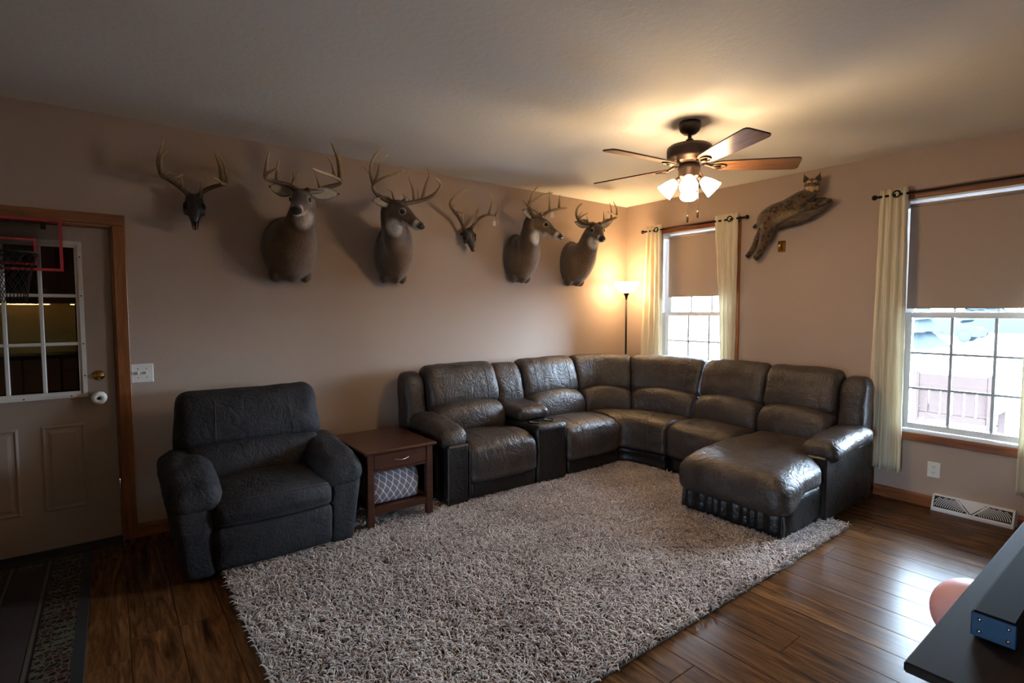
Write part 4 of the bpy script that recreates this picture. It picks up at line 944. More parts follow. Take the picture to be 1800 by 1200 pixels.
def deer(label, wc, S_px, N_px, Sy, ears, antlers, k=1.0, tags=(), bw=1.0):
    Wc = at(*wc, y=0.0); S = at(*S_px, y=Sy); N = sphere_hit(S, *N_px, .262*k); root = thing('deer_mount', label, 'deer mount', (Wc.x, 0, Wc.z-.26))
    root['group'] = 'mounted deer heads on the long wall'
    F_ = (N-S).normalized(); sd = Vector((0, 0, 1)).cross(F_).normalized(); U = F_.cross(sd)
    hp_ = lambda t_, s_, u_: S+F_*(t_*k)+sd*(s_*k)+U*(u_*k)          # head frame: forward, its right side, up
    # torso and neck
    o = lambda y, dz: Vector((Wc.x, y, Wc.z+dz))
    nb_ = S-F_*.045*k-U*.03*k; mid = o(-.22*(.5+.5*bw), .02).lerp(nb_, .5)+Vector((0, .01, -.03))
    dq = .5+.5*bw; torso = tube_loft([((Wc.x, -.002, Wc.z-.005), .185*bw, .235), ((Wc.x, -.07*dq, Wc.z-.005), .20*bw, .245), ((Wc.x, -.15*dq, Wc.z+.015), .185*bw, .215), (tuple(o(-.235*dq, .06).lerp(mid, .25)), .152*bw, .17), (tuple(mid), .112*(.4+.6*bw), .132), (tuple(mid.lerp(nb_, .6)), .086, .105), (tuple(nb_), .070, .085), (tuple(S), .05, .055)], 28, 5)
    hd = [(-.055, .0, .040, .045), (-.02, .0, .064, .066), (.035, .002, .071, .070), (.085, .004, .066, .064), (.125, .0, .053, .056), (.165, -.005, .043, .047), (.205, -.007, .0385, .041), (.235, -.007, .037, .037), (.255, -.006, .031, .030), (.268, -.005, .016, .016)]
    K = catmull(hd, 4); rings = []
    for t_, c_, w_, h_ in K: rings.append([hp_(t_, w_*math.cos(a)*(1+.0*math.sin(a)), c_+h_*math.sin(a)*(1.0 if math.sin(a) > 0 else 1.05)) for a in np.linspace(0, 2*math.pi, 24, endpoint=False)])
    head = loft(rings)
    brow = [ellip(hp_(.075, s_*.050, .030), (.026*k, .026*k, .020*k)) for s_ in (-1, 1)]
    jaw = ellip(hp_(.10, 0, -.050), (.04*k, .04*k, .035*k)); chin = ellip(hp_(.222, 0, -.034), (.026*k, .026*k, .017*k)); ped = [ellip(hp_(.005, s_*.036, .062), (.022*k,)*3) for s_ in (-1, 1)]
    legs = [ellip((Wc.x+s_*.108*bw, -.075, Wc.z-.195), (.050*bw, .058, .066)) for s_ in (-1, 1)]; brisk = ellip((Wc.x, -.115, Wc.z-.19), (.06*bw, .07, .072))
    V, F = fuse([torso, head, jaw, chin, *brow, *ped, *legs, brisk], .0085, 5)
    keep = []
    for v in V:
        if v.y > -.001: v.y = -.001
    A = np.array([tuple(v) for v in V]); rel = A-np.array(S); t_ = rel@np.array(F_)/k; s_ = rel@np.array(sd)/k; u_ = rel@np.array(U)/k
    col = np.tile(BROWN, (len(A), 1)); 
    def paint(c, m): col[:] = col*(1-m[:, None])+np.array(c)*m[:, None]
    rax = np.hypot(s_, u_); inh = sstep(-.06, .0, t_)*sstep(.105, .085, rax)
    back = sstep(.06, .16, (A[:, 2]-(Wc[2]))-0.0+A[:, 1]*.2); paint(DARK*1.35, .45*sstep(.10, .20, A[:, 2]-Wc[2])*(1-inh))
    paint(TAN, .6*sstep(.10, .25, -A[:, 1])*(1-sstep(-.02, .10, A[:, 2]-Wc[2])))
    paint(DARK, .75*inh*sstep(.015, .05, u_)*sstep(.30, .05, t_)*(1-sstep(.08, .15, t_))); paint(DARK*.9, .55*inh*sstep(.0, .03, u_)*sstep(.10, .14, t_))
    paint(TAN, .5*inh*(1-sstep(-.02, .02, u_))*(t_ < .15))
    thr = sstep(.092, .040, np.sqrt(((t_-.075)/1.2)**2+((u_+.112)/1.0)**2+(s_/1.0)**2))*sstep(-.036, -.070, u_); paint(WHT, thr)
    paint(WHT, sstep(-.030, -.044, u_)*inh*sstep(.09, .13, t_)*.8); 
    for q in (-1, 1):
        de = np.sqrt((t_-.082)**2+(s_-q*.056)**2+(u_-.022)**2); paint(WHT*.7, .75*sstep(.031, .025, de)); paint(DARK*.5, sstep(.0245, .020, de))
    mz = inh*sstep(.192, .2, t_)*sstep(.232, .222, t_)*sstep(.03, .018, u_+abs(s_)*.0); paint(WHT*.9, .9*mz); paint(WHT, inh*sstep(.2, .215, t_)*sstep(-.020, -.028, u_))
    paint((.008, .007, .006), inh*sstep(.236, .246, t_)*sstep(-.026, -.020, u_))
    body_ = recalc(mk('body', (V, F), 'deer_fur', root, True, attr=('coat', np.concatenate([col, np.ones((len(col), 1))], 1), 'COL')))
    for q in (-1, 1):
        recalc(mk('eye', ellip(hp_(.084, q*.0550, .022), (.0180*k,)*3, None, 14, 10), 'eye_black', root, True))
    recalc(mk('nose', fuse_nose(hp_, k), 'nose_black', root, True))
    # ears: cupped leaf, white inside, dark rim
    for q, (epx, epy, ey) in zip((-1, 1), ears):
        b_ = hp_(-.012, q*.058, .040)
        if epx is None: tipp = hp_(-.06, q*.20, .10)
        else: tipp = at(epx, epy, y=ey)
        ax = tipp-b_; Le = min(.215, max(.165, ax.length)); ax.normalize(); face = (F_*.9+Vector((0, 0, .1))); face = (face-ax*face.dot(ax)).normalized(); wd = ax.cross(face)
        prof = [(0, .018, .020), (.12, .030, .026), (.28, .043, .026), (.45, .047, .020), (.65, .040, .012), (.82, .025, .006), (.94, .010, .002), (1.0, .002, 0)]
        P_ = catmull([(a*Le, w_, d_) for a, w_, d_ in prof], 3); nu = 10; Vo, Vi = [], []
        for a, w_, d_ in P_:
            for j in range(nu+1):
                x_ = -1+2*j/nu; base_ = b_+ax*a+wd*(w_*x_)-face*(d_*(1-x_*x_)*1.3); Vo.append(base_-face*.003); Vi.append(base_+face*.0035*(1-.8*abs(x_)**3))
        W_ = nu+1; m_ = len(P_); off_ = len(Vo); F2 = []
        for i in range(m_-1):
            for j in range(nu):
                c0 = i*W_+j; F2.append((c0, c0+1, c0+W_+1, c0+W_)); F2.append((off_+c0, off_+c0+W_, off_+c0+W_+1, off_+c0+1))
            F2.append((i*W_, (i+1)*W_, off_+(i+1)*W_, off_+i*W_)); F2.append((i*W_+nu, off_+i*W_+nu, off_+(i+1)*W_+nu, (i+1)*W_+nu))
        F2.append(tuple((m_-1)*W_+j for j in range(W_))+tuple(off_+(m_-1)*W_+j for j in range(nu, -1, -1)))
        ce = []
        for lay in (0, 1):
            for i, (a, w_, d_) in enumerate(P_):
                for j in range(W_):
                    x_ = abs(-1+2*j/nu); rim_ = max(sstep(.72, .95, x_), sstep(.86, .97, a/Le))
                    ce.append((BROWN*.8 if lay == 0 else (WHT*.8)*(1-rim_)+DARK*.6*rim_))
        recalc(mk('ear', (Vo+Vi, F2), 'deer_fur', root, True, attr=('coat', np.concatenate([np.array(ce), np.ones((len(ce), 1))], 1), 'COL')))
    for q, (beam, ys, tines) in zip((-1, 1), antlers): antler(root, beam, ys, tines, base=hp_(.005, q*.036, .062))
    for tpx, tpy, ty, tl in tags: paper_tag(root, tpx, tpy, ty, tl)
    return root
def fuse_nose(hp_, k): return fuse([ellip(hp_(.258, 0, -.002), (.024*k, .018*k, .017*k)), ellip(hp_(.254, .016, -.004), (.013*k,)*3), ellip(hp_(.254, -.016, -.004), (.013*k,)*3)], .004, 4)
def paper_tag(par, px, py, y, h):
    p = at(px, py, y=y); r_ = Vector((_r[0], _r[1], 0)).normalized(); V = []
    for o in (-.0006, .0006):
        for a, b in ((-.5, 0), (.5, 0), (.42, 1), (-.42, 1)): V.append(p+r_*(a*h*.62)+Vector((0, 0, b*h-h))+Vector((-r_.y, r_.x, 0))*o)
    tg = mk('paper_tag', (V, [(0, 1, 2, 3), (7, 6, 5, 4), (0, 4, 5, 1), (1, 5, 6, 2), (2, 6, 7, 3), (3, 7, 4, 0)]), 'paper_white', par)
    mk('string', tube([p, p+Vector((0, 0, .03))], .0012, 5), 'paper_white', tg)

# first deer, facing the camera
c1 = lambda *p: crop(p, 430, 240, 7.5)
deer('deer head facing the camera over the recliner with wide antlers', (505, 437), (533, 350), (519, 371), -.42,
     [(474, 328, -.40), (597, 341, -.42)],
     [(c1((650, 700), (600, 650), (450, 605), (330, 570), (272, 540), (295, 488), (360, 455), (440, 415)), (-.42, -.42, -.42, -.43, -.47, -.53, -.57, -.61),
       [(c1((645, 650), (660, 540), (640, 440)), -.42, -.45, .009), (c1((660, 545), (705, 495)), -.45, -.47, .006), (c1((420, 590), (428, 430), (455, 300)), -.43, -.38, .011), (c1((310, 530), (315, 330), (330, 195)), -.50, -.48, .012), (c1((275, 450), (225, 385)), -.50, -.46, .005)]),
      (c1((905, 760), (960, 725), (1060, 675), (1200, 640), (1262, 610), (1245, 568), (1140, 515), (1030, 475), (890, 420)), (-.42, -.42, -.42, -.42, -.44, -.48, -.53, -.57, -.62),
       [(c1((980, 690), (960, 590), (933, 475)), -.42, -.46, .010), (c1((1245, 600), (1225, 330), (1165, 140), (1130, 65)), -.46, -.43, .015), (c1((1262, 590), (1270, 400), (1225, 180)), -.46, -.42, .012), (c1((1190, 525), (1150, 350), (1080, 255)), -.52, -.50, .010)])])
# second deer, turned to the right
c2 = lambda *p: crop(p, 600, 240, 7.5)
c4 = lambda *p: crop(p, 620, 240, 4.286)
deer('deer head with the tallest antlers, between the two dark skulls', (684, 446), (697, 369), (743, 399), -.42,
     [(657, 352, -.42), (None, 0, 0)],
     [(c2((750, 880), (600, 840), (480, 765), (425, 690), (435, 625), (560, 545), (700, 490), (838, 438)), (-.42, -.43, -.44, -.47, -.51, -.56, -.60, -.63),
       [(c2((690, 860), (665, 735), (605, 690)), -.43, -.46, .010), (c2((428, 640), (390, 500), (400, 350), (470, 215), (540, 158)), -.50, -.45, .012), (c2((440, 620), (490, 470), (520, 330), (612, 243)), -.51, -.50, .011), (c2((388, 540), (345, 445), (285, 392)), -.49, -.46, .005)]),
      (c4((430, 515), (520, 480), (600, 445), (650, 395), (660, 350), (618, 308)), (-.42, -.43, -.45, -.48, -.51, -.54),
       [(c4((410, 515), (400, 460), (374, 422)), -.42, -.45, .010), (c4((455, 495), (450, 400), (430, 330), (420, 272)), -.43, -.41, .011), (c4((455, 390), (488, 348)), -.42, -.42, .006), (c4((520, 475), (555, 350), (578, 285), (553, 212)), -.44, -.42, .012)])], bw=.76)
# third deer, in profile
c5 = lambda *p: crop(p, 860, 310, 5.715)
deer('deer head in right profile with a paper tag on its antler', (905, 453), (945, 392), (987, 417), -.42,
     [(922, 370, -.40), (None, 0, 0)],
     [(c5((500, 455), (440, 390), (400, 310), (400, 285), (480, 225), (560, 180), (640, 165)), (-.42, -.43, -.45, -.47, -.51, -.54, -.57),
       [(c5((395, 295), (350, 250), (324, 205)), -.46, -.46, .009), (c5((403, 285), (432, 180), (495, 92)), -.47, -.45, .010), (c5((396, 275), (388, 212)), -.46, -.45, .006), (c5((488, 440), (490, 380), (492, 312)), -.42, -.45, .009)]),
      (c5((540, 430), (560, 380), (620, 345), (700, 322), (790, 312)), (-.42, -.44, -.47, -.51, -.55),
       [(c5((600, 350), (605, 250), (610, 148)), -.46, -.45, .011), (c5((695, 322), (703, 240), (712, 184)), -.51, -.51, .010), (c5((540, 415), (546, 340)), -.42, -.45, .008)])],
     tags=((971, 372, -.47, .055),), bw=.80)
# fourth deer, by the corner
deer('deer head nearest the room corner, above the glowing lamp', (1001, 462), (1046, 403), (1060, 421), -.42,
     [(1010, 390, -.40), (1077, 388, -.44)],
     [(c5((1030, 500), (960, 470), (895, 430), (875, 370), (892, 308), (938, 266)), (-.42, -.43, -.44, -.46, -.48, -.50),
       [(c5((910, 415), (955, 380), (1003, 364)), -.45, -.52, .009), (c5((900, 400), (942, 348)), -.45, -.48, .007), (c5((988, 475), (980, 392)), -.43, -.46, .009)]),
      (c5((1125, 495), (1145, 468), (1200, 440), (1262, 418), (1283, 400), (1250, 383), (1190, 358)), (-.42, -.43, -.45, -.47, -.49, -.52, -.55),
       [(c5((1155, 455), (1150, 352)), -.43, -.46, .009), (c5((1222, 425), (1225, 340), (1210, 262)), -.46, -.45, .010), (c5((1275, 405), (1278, 330), (1242, 248)), -.49, -.47, .010)])],
     tags=(), bw=.82)
# skull mounts
def skull(label, top_px, bot_px, wpx, antlers, tags=()):
    T = at(*top_px, y=-.085); B = at(*bot_px, y=-.10); ax = (B-T); Ls = ax.length; ax.normalize(); out = Vector((-.15, -1, 0)); out = (out-ax*out.dot(ax)).normalized(); sd = ax.cross(out).normalized()
    if sd.x < 0: sd = -sd
    root = thing('skull_mount', label, 'skull mount', (T.x, 0, B.z)); root['group'] = 'dark antlered skulls on the long wall'
    P_ = lambda t_, s_, o_: T+ax*(t_*Ls)+sd*s_+out*o_
    sec = [(0, .015, .018, .0), (.05, .040, .040, 0), (.16, .054, .052, 0), (.30, .054, .050, .006), (.42, .050, .044, .010), (.55, .042, .038, .012), (.68, .033, .032, .012), (.80, .024, .024, .012), (.92, .019, .017, .010), (1.0, .012, .010, .008)]
    K = catmull(sec, 4); rings = [[P_(t_, w_*math.cos(a), o_+d_*math.sin(a)) for a in np.linspace(0, 2*math.pi, 22, endpoint=False)] for t_, w_, d_, o_ in K]
    orb = [ring_dir(P_(.36, q*.048, .026), sd*q*.8+out*.6, .024, .0075) for q in (-1, 1)]
    zyg = [ellip(P_(.46, q*.050, .006), (.016, .022, .036)) for q in (-1, 1)]; ped = [ellip(P_(.05, q*.034, .025), (.020,)*3) for q in (-1, 1)]
    recalc(mk('skull', fuse([loft(rings), *orb, *zyg, *ped], .006, 3), 'dark_bone', root, True))
    for q in (-1, 1): recalc(mk('eye_socket', ellip(P_(.36, q*.048, .026), (.018, .018, .018), None, 14, 8), 'eye_black', root, True))
    for q in (-1, 1): recalc(mk('premaxilla', tube([P_(.84, q*.008, .030), P_(.93, q*.008, .026), P_(1.0, q*.006, .018)], [.0035, .004, .003], 8), 'paper_white' if False else 'tan_hide', root, True))
    recalc(mk('nasal_opening', ellip(P_(.84, 0, .030), (.010, .010, .022)), 'eye_black', root, True))
    for q, (beam, ys, tines) in zip((-1, 1), antlers): antler(root, beam, ys, tines, .0155, base=P_(.04, q*.036, .03))
    for tpx, tpy, ty, tl in tags: paper_tag(root, tpx, tpy, ty, tl)
    mk('wall_hook', box(T.x-.012, T.x+.012, T.y+.03, -.0005, T.z-.06, T.z-.035), 'black_metal', root)
def ring_dir(cen, nrm, R_, r):
    q = Vector((0, 0, 1)).rotation_difference(nrm.normalized()).to_matrix(); V, F = ring((0, 0, 0), R_, r, 'Z', 20, 7); return [cen+q @ v for v in V], F
cs = lambda *p: crop(p, 260, 230, 6.32)
skull('dark skull with curved antlers nearest the door', (341, 341), (343.5, 405), 34,
      [(cs((400, 700), (360, 630), (250, 550), (160, 505), (150, 480), (200, 512), (290, 515), (385, 480)), (-.11, -.12, -.14, -.18, -.22, -.27, -.30, -.33),
        [(cs((380, 640), (385, 590), (368, 490)), -.12, -.17, .009), (cs((150, 490), (113, 350), (135, 220), (182, 98)), -.20, -.22, .011), (cs((165, 495), (150, 340), (172, 262), (218, 224)), -.22, -.24, .010), (cs((190, 500), (255, 466), (315, 485)), -.20, -.16, .006)]),
       (cs((560, 735), (600, 680), (700, 630), (800, 600), (868, 588), (830, 585), (770, 540), (728, 522)), (-.11, -.12, -.14, -.17, -.21, -.26, -.29, -.31),
        [(cs((590, 680), (592, 620), (600, 542)), -.12, -.17, .009), (cs((810, 600), (800, 440), (765, 300), (735, 230)), -.18, -.20, .011), (cs((862, 588), (855, 420), (805, 300), (745, 228)), -.21, -.22, .010), (cs((868, 560), (840, 478)), -.21, -.23, .006)])])
skull('dark skull with a small white tag, between two deer heads', (820, 401), (831, 443), 26,
      [(c4((830, 690), (800, 610), (760, 560), (733, 510), (757, 462), (812, 420), (874, 394)), (-.11, -.13, -.16, -.20, -.24, -.27, -.29),
        [(c4((822, 660), (825, 610), (836, 535)), -.12, -.17, .009), (c4((762, 560), (820, 572), (888, 564)), -.17, -.26, .008), (c4((742, 535), (792, 503)), -.19, -.22, .007)]),
       (c4((915, 690), (950, 620), (1010, 590), (1070, 600), (1100, 652)), (-.11, -.13, -.17, -.22, -.27),
        [(c4((930, 670), (945, 600), (950, 535)), -.12, -.16, .009), (c4((1025, 590), (1050, 500), (1040, 424)), -.18, -.20, .011), (c4((1075, 600), (1100, 540), (1098, 486)), -.23, -.25, .009)])],
      tags=((869, 388, -.23, .045),))

# ------------------------------------------------------------------ bobcat on driftwood
def bobcat():
    g = lambda px, py, x_: at(px, py, x=x_)
    A0 = g(1330, 452, -.06)
    root = thing('bobcat_mount', 'spotted bobcat mount lying on a driftwood branch by the window', 'bobcat mount', (0, A0.y, A0.z))
    Kp = lambda px, py, x_, r1, r2: (tuple(g(px, py, x_)), r1, r2)
    torso = tube_loft([Kp(1338, 398, -.12, .04, .05), Kp(1346, 388, -.125, .085, .088), Kp(1362, 377, -.13, .098, .095), Kp(1382, 368, -.13, .088, .088), Kp(1400, 359, -.13, .088, .092), Kp(1413, 350, -.135, .078, .085), Kp(1422, 341, -.145, .058, .064), Kp(1427, 333, -.155, .046, .05)], 22, 4)
    head = [ellip(g(1427, 325, -.18), (.062, .060, .056)), ellip(g(1425.5, 329, -.225), (.034, .032, .026)), ellip(g(1421, 331, -.185), (.034, .032, .036)), ellip(g(1432.5, 332, -.185), (.034, .032, .036))]
    leg = lambda ks: tube_loft([Kp(*k) for k in ks], 14, 4)
    hind1 = leg([(1352, 392, -.15, .07, .07), (1350, 405, -.15, .062, .062), (1346, 418, -.14, .052, .050), (1341, 428, -.13, .040, .040), (1337, 440, -.12, .034, .034), (1332, 449, -.11, .034, .034), (1326, 456, -.12, .038, .026)])
    hind2 = leg([(1346, 392, -.08, .06, .06), (1340, 408, -.07, .05, .05), (1332, 420, -.06, .036, .036), (1325, 434, -.05, .027, .027), (1319, 444, -.05, .024, .024), (1312, 452, -.06, .028, .022)])
    fr1 = leg([(1411, 358, -.15, .05, .05), (1420, 363, -.17, .036, .034), (1434, 360, -.17, .028, .028), (1446, 355, -.16, .024, .024), (1457, 353, -.15, .028, .024), (1461, 354, -.15, .018, .016)])
    fr2 = leg([(1411, 358, -.09, .05, .05), (1424, 356, -.075, .03, .03), (1440, 352, -.07, .026, .026), (1452, 351, -.07, .028, .022)])
    tail = leg([(1342, 390, -.09, .03, .03), (1333, 394, -.08, .022, .022), (1327, 398, -.08, .02, .02), (1324, 401, -.08, .014, .014)])
    V, F = fuse([torso, *head, hind1, hind2, fr1, fr2, tail], .0065, 4)
    for v in V: v.x = min(v.x, -.004)
    A = np.array([tuple(v) for v in V]); base = np.array(lin((88, 66, 44))); drk = np.array(lin((48, 36, 25))); lgt = np.array(lin((186, 158, 118))); blk = np.array(lin((18, 13, 10)))
    col = np.tile(base, (len(A), 1))
    def paint(c, m): col[:] = col*(1-m[:, None])+np.array(c)*m[:, None]
    spine = [np.array(g(px, py, -.1)) for px, py in ((1338, 382), (1362, 362), (1400, 345), (1418, 336))]
    dsp = np.min([np.linalg.norm(A-(spine[i]*(1-t_)+spine[i+1]*t_), axis=1) for i in range(3) for t_ in np.linspace(0, 1, 8)], axis=0); paint(drk, .75*sstep(.14, .05, dsp))
    Hc = np.array(g(1427, 326, -.19)); dh = np.linalg.norm(A-Hc, axis=1); head_m = sstep(.10, .085, dh)
    # spots and bars of the coat
    mo = np.array([noise.noise(Vector(tuple(a*Vector((70, 70, 70)).x))) for a in A]); col *= (1+.35*mo)[:, None]; nv = np.array([noise.cell(Vector(tuple(a*1.0))) if False else noise.voronoi(Vector(tuple(a*30)))[0][0] for a in A]); paint(blk*1.8, .9*sstep(.56, .40, nv)*(1-head_m)*sstep(.06, .11, dsp))
    # pale cheeks, brow and muzzle; dark face lines
    fw = Vector((-.75, -.0, 0)); to = (Vector(CAM)-Vector(Hc)); to.z = 0; to.normalize(); rt = Vector((-to.y, to.x, 0)); 
    if rt.dot(Vector(_r)) < 0: rt = -rt
    rel = A-Hc; fs = rel@np.array(rt); fz = rel[:, 2]; ff = rel@np.array(to); fm = sstep(.0, .02, ff)*head_m
    paint(lgt*1.15, fm*sstep(.03, .015, np.hypot(fs, (fz+.032)))); 
    for q in (-1, 1):
        paint(lgt*1.1, fm*sstep(.024, .012, np.hypot((fs-q*.045)*.8, fz+.030))); paint(lgt*1.2, fm*.9*sstep(.014, .008, np.hypot((fs-q*.022)*.7, fz-.024))); paint(blk, fm*.7*sstep(.008, .004, abs(fz+.008-(abs(fs)-.03)*.5))*sstep(.03, .036, abs(fs)))
        paint(blk, fm*.6*sstep(.006, .003, abs(fs-q*.011))*sstep(.03, .038, fz))
    paint(blk, fm*.7*sstep(.006, .003, abs(fs))*sstep(.02, .03, fz))
    Tt = np.array(g(1325, 400, -.08)); paint(blk, sstep(.045, .03, np.linalg.norm(A-Tt, axis=1)))
    belly = np.array(g(1385, 383, -.15)); paint(lgt, .5*sstep(.10, .04, np.linalg.norm((A-belly)*np.array([1, .5, 1]), axis=1)))
    recalc(mk('body', (V, F), 'bobcat_fur', root, True, attr=('coat', np.concatenate([col, np.ones((len(col), 1))], 1), 'COL')))
    Hv = Vector(Hc); hpt = lambda s_, z_, f_: Hv+rt*s_+Vector((0, 0, z_))+to*f_
    for q in (-1, 1):
        recalc(mk('eye', ellip(hpt(q*.024, .008, .050), (.0085,)*3, None, 12, 8), 'brass', root, True)); recalc(mk('pupil', ellip(hpt(q*.024, .008, .0575), (.004, .004, .005), None, 10, 6), 'eye_black', root, True))
        e0 = hpt(q*.040, .040, .0); e1 = hpt(q*.058, .092, -.005); recalc(mk('ear', tube([e0, e0.lerp(e1, .35), e0.lerp(e1, .75), e1, e1+Vector((0, 0, .018))], [.026, .023, .011, .004, .0015], 12, True, .6), 'bobcat_dark', root, True))
    recalc(mk('nose', ellip(hpt(0, -.014, .066), (.010, .010, .007), None, 12, 8), 'nose_pink', root, True))
    lg = tube_loft([Kp(1366, 402, -.10, .016, .018), Kp(1376, 394, -.10, .034, .032), Kp(1398, 386, -.105, .042, .036), Kp(1420, 377, -.11, .046, .04), Kp(1440, 367, -.11, .042, .038), Kp(1452, 359, -.10, .03, .028), Kp(1464, 356, -.09, .008, .008)], 14, 4)
    recalc(mk('driftwood', (wrinkle(lg[0], .012, 14, 3), lg[1]), 'log_wood', root, True))
    b_ = g(1410, 384, -.10); mk('wall_mount', box(-.08, -.001, b_.y-.03, b_.y+.03, b_.z-.01, b_.z+.03), 'log_wood', root)
plain('bobcat_dark', lin((58, 42, 28)), .9); plain('nose_pink', lin((120, 60, 46)), .5)
bobcat()
hk = at(1375, 433, x=0.0)
br = thing('brass_bracket', 'small square brass wall bracket below the bobcat', 'wall bracket', (0, hk.y, hk.z-.05))
mk('plate', bbox_(-.006, -.0005, hk.y-.034, hk.y+.034, hk.z-.052, hk.z+.052, .002), 'brass', br); recalc(mk('post', tube([(-.03, hk.y+.012, hk.z-.034), (-.03, hk.y+.012, hk.z+.046)], .011, 16), 'brass', br, True)); recalc(mk('arm', tube([(-.0055, hk.y+.012, hk.z+.01), (-.03, hk.y+.012, hk.z+.01)], .006, 10), 'brass', br, True))

# ------------------------------------------------------------------ kitchen run behind the photographer (mirrored in the door panes)
def kitchen():
    kx = [-7.05, -6.28, -5.51, -4.74]
    for i in range(3):
        a, b = kx[i], kx[i+1]; c = thing('wall_cabinet', ['oak wall cabinet at the far end of the kitchen run', 'oak wall cabinet in the middle of the kitchen run', 'oak wall cabinet nearest the living room'][i], 'cabinet', ((a+b)/2, YK+.17, 1.62), 'kitchen wall cabinets')
        mk('body', bbox_(a+.002, b-.002, YK+.001, YK+.31, 1.62, 2.40, .003), 'cabinet_wood', c)
        for q in (0, 1):
            d0 = a+.012+q*(b-a)/2; dd = mk('cabinet_door', bbox_(d0, d0+(b-a)/2-.02, YK+.311, YK+.331, 1.635, 2.385, .004), 'cabinet_wood', c); mk('knob', ellip((d0+(.31 if q == 0 else .04), YK+.342, 1.70), (.013,)*3, None, 10, 8), 'nickel', dd, True)
        e = thing('base_cabinet', ['oak base cabinet at the far end of the kitchen run', 'oak base cabinet in the middle of the kitchen run', 'oak base cabinet nearest the living room'][i], 'cabinet', ((a+b)/2, YK+.3, 0), 'kitchen base cabinets')
        mk('body', bbox_(a+.002, b-.002, YK+.001, YK+.58, .09, .88, .003), 'cabinet_wood', e); mk('toe_kick', box(a+.002, b-.002, YK+.02, YK+.52, 0, .0895), 'dark_rubber', e)
        for q in (0, 1):
            d0 = a+.012+q*(b-a)/2; dd = mk('cabinet_door', bbox_(d0, d0+(b-a)/2-.02, YK+.581, YK+.60, .11, .69, .004), 'cabinet_wood', e); mk('drawer', bbox_(d0, d0+(b-a)/2-.02, YK+.581, YK+.60, .71, .865, .004), 'cabinet_wood', e)
    tag(mk('countertop', bbox_(kx[0]-.02, kx[3]+.01, YK+.001, YK+.63, .8805, .92, .005), 'counter'), 'dark kitchen countertop along the base cabinets', 'countertop')
    struct(mk('wall_backsplash', box(kx[0], kx[3], YK+.0005, YK+.012, .921, 1.619), 'backsplash'))
    for i in range(3):
        u = thing('cabinet_light', ['under-cabinet light strip at the far end', 'under-cabinet light strip in the middle', 'under-cabinet light strip nearest the living room'][i], 'light', ((kx[i]+kx[i+1])/2, YK+.2, 1.60), 'under-cabinet lights')
        mk('housing', box(kx[i]+.1, kx[i+1]-.1, YK+.17, YK+.23, 1.606, 1.6195), 'white_plastic', u); mk('tube', tube([(kx[i]+.11, YK+.2, 1.599), (kx[i+1]-.11, YK+.2, 1.599)], .007, 10), 'under_cabinet_tube', u, True)
kitchen()

# ------------------------------------------------------------------ outdoors, seen through the right-hand panes
plain('dark_blue_paint', (.016, .0185, .0215), 1, 0, 0); plain('dark_grey_paint', (.016, .018, .020), 1, 0, 0); plain('weathered_wood', (.034, .0250, .0225), 1, 0, 0); plain('evergreen', (.015, .018, .020), 1, 0, 0)
GZ = -.45
struct(mk('ground', box(.2, 80, -60, 40, GZ-.3, GZ), 'snow')); struct(mk('ground_fill_door', box(-40, XL-.16, -30, 20, GZ-.3, -.12), 'snow'))
tag(mk('deck_platform', bbox_(.25, 3.4, -6.6, 1.5, GZ, -.10, .01), 'snow'), 'snow-covered deck just outside the windows', 'deck')
def bench(x0, ya, yb, z0):
    t_ = thing('garden_bench', 'wooden slatted garden bench on the deck outside the right window', 'bench', (x0, (ya+yb)/2, z0)); m = 'weathered_wood'
    for y in (ya, yb):
        mk('post', bbox_(x0-.03, x0+.03, y-.03, y+.03, z0, z0+.98, .005), m, t_); mk('leg', bbox_(x0+.44, x0+.50, y-.03, y+.03, z0, z0+.60, .005), m, t_); mk('arm_rest', bbox_(x0-.02, x0+.52, y-.04, y+.04, z0+.6005, z0+.63, .005), m, t_)
    mk('top_rail', bbox_(x0-.025, x0+.025, yb+.03, ya-.03, z0+.80, z0+.96, .005), m, t_); mk('lower_rail', bbox_(x0-.02, x0+.02, yb+.03, ya-.03, z0+.50, z0+.56, .005), m, t_)
    n = 6
    for k in range(n): y = ya+(yb-ya)*(k+.7)/(n+.4); mk('back_slat', bbox_(x0-.012, x0+.012, y-.04, y+.04, z0+.5605, z0+.7995, .003), m, t_)
    for k in range(5): mk('seat_slat', bbox_(x0+.03+k*.092, x0+.11+k*.092, yb+.031, ya-.031, z0+.42, z0+.445, .003), m, t_)
b0_, b1_ = at(1612, 640, x=1.7), at(1747, 640, x=1.7); bench(1.7, b0_.y, b1_.y, -.098)
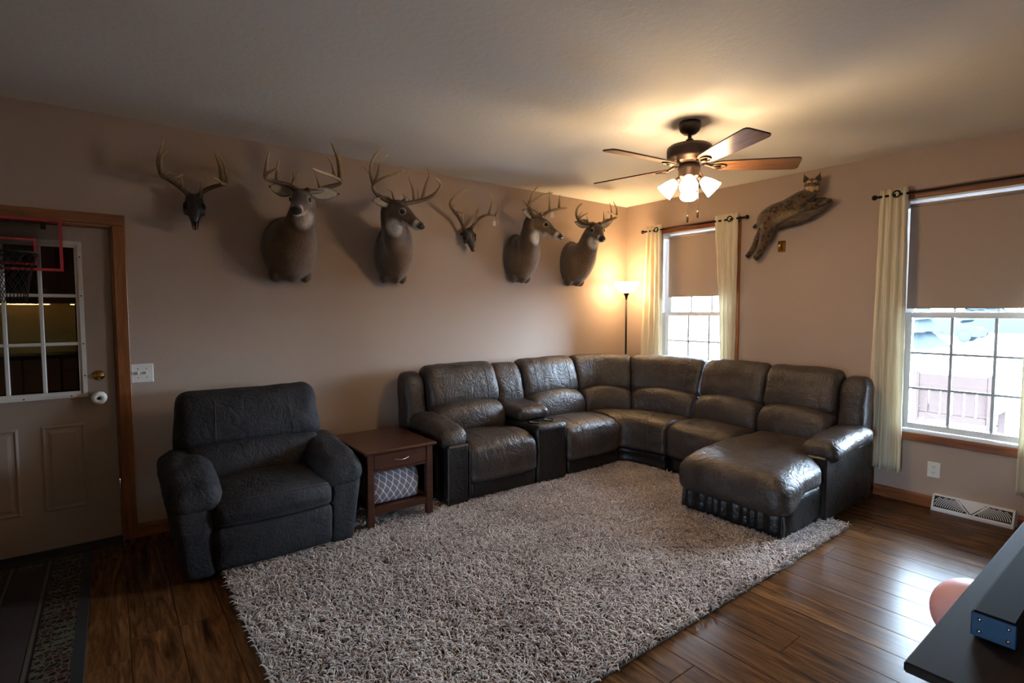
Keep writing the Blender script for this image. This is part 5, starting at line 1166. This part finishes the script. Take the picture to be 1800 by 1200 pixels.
def car(x0, y0, label, m, s=1.0):
    t_ = thing('parked_car', label, 'car', (x0, y0, GZ))
    side = [(-2.1, .35), (-2.15, .75), (-1.9, .95), (-1.0, 1.02), (-.45, 1.5), (.9, 1.52), (1.6, 1.05), (2.1, .95), (2.15, .4)]
    recalc(mk('body', prism([(y0+a*s, GZ+b*s) for a, b in side], 'X', x0-.85*s, x0+.85*s), m, t_))
    for a in (-1.35, 1.35):
        for q in (-.80, .80): recalc(mk('wheel', lathe([(.1, -.11), (.32, -.11), (.34, -.06), (.34, .06), (.32, .11), (.1, .11)], (x0+q*s, y0+a*s, GZ+.345), 24, Matrix.Rotation(R(90), 3, 'Y')), 'dark_grey_paint', t_, True))
c_ = at(1652, 618, x=38.0); car(38.0, c_.y, 'dark blue car parked far beyond the right window', 'dark_blue_paint'); c_ = at(1770, 600, x=44.0); car(44.0, c_.y, 'grey car parked farther off, seen through the right pane', 'dark_grey_paint', 1.1)
def tree(px, x_, h, r_, seed, label):
    p = at(px, 590, x=x_); g = random.Random(seed); t_ = thing('evergreen_tree', label, 'tree', (x_, p.y, GZ), 'trees beyond the right window')
    recalc(mk('trunk', tube([(x_, p.y, GZ), (x_, p.y, GZ+h*.9)], [.14, .03], 10), 'bark', t_, True))
    for k in range(6):
        z0 = GZ+h*(.12+.14*k); rr = r_*(1-.15*k); n = 18
        V = [(x_, p.y, z0+h*.26)]+[(x_+rr*(1+.25*g.uniform(-1, 1))*math.cos(2*math.pi*i/n), p.y+rr*(1+.25*g.uniform(-1, 1))*math.sin(2*math.pi*i/n), z0+g.uniform(-.1, .1)) for i in range(n)]+[(x_, p.y, z0+.1)]
        F = [(0, 1+i, 1+(i+1) % n) for i in range(n)]+[(n+1, 1+(i+1) % n, 1+i) for i in range(n)]; mk('bough', (V, F), 'evergreen', t_)
tree(1604, 21, 4.2, 1.1, 1, 'dark evergreen at the left edge of the right window'); tree(1712, 60, 4.0, 1.6, 2, 'evergreen seen through the middle pane'); tree(1745, 70, 4.4, 1.8, 3, 'evergreen seen right of the middle pane')
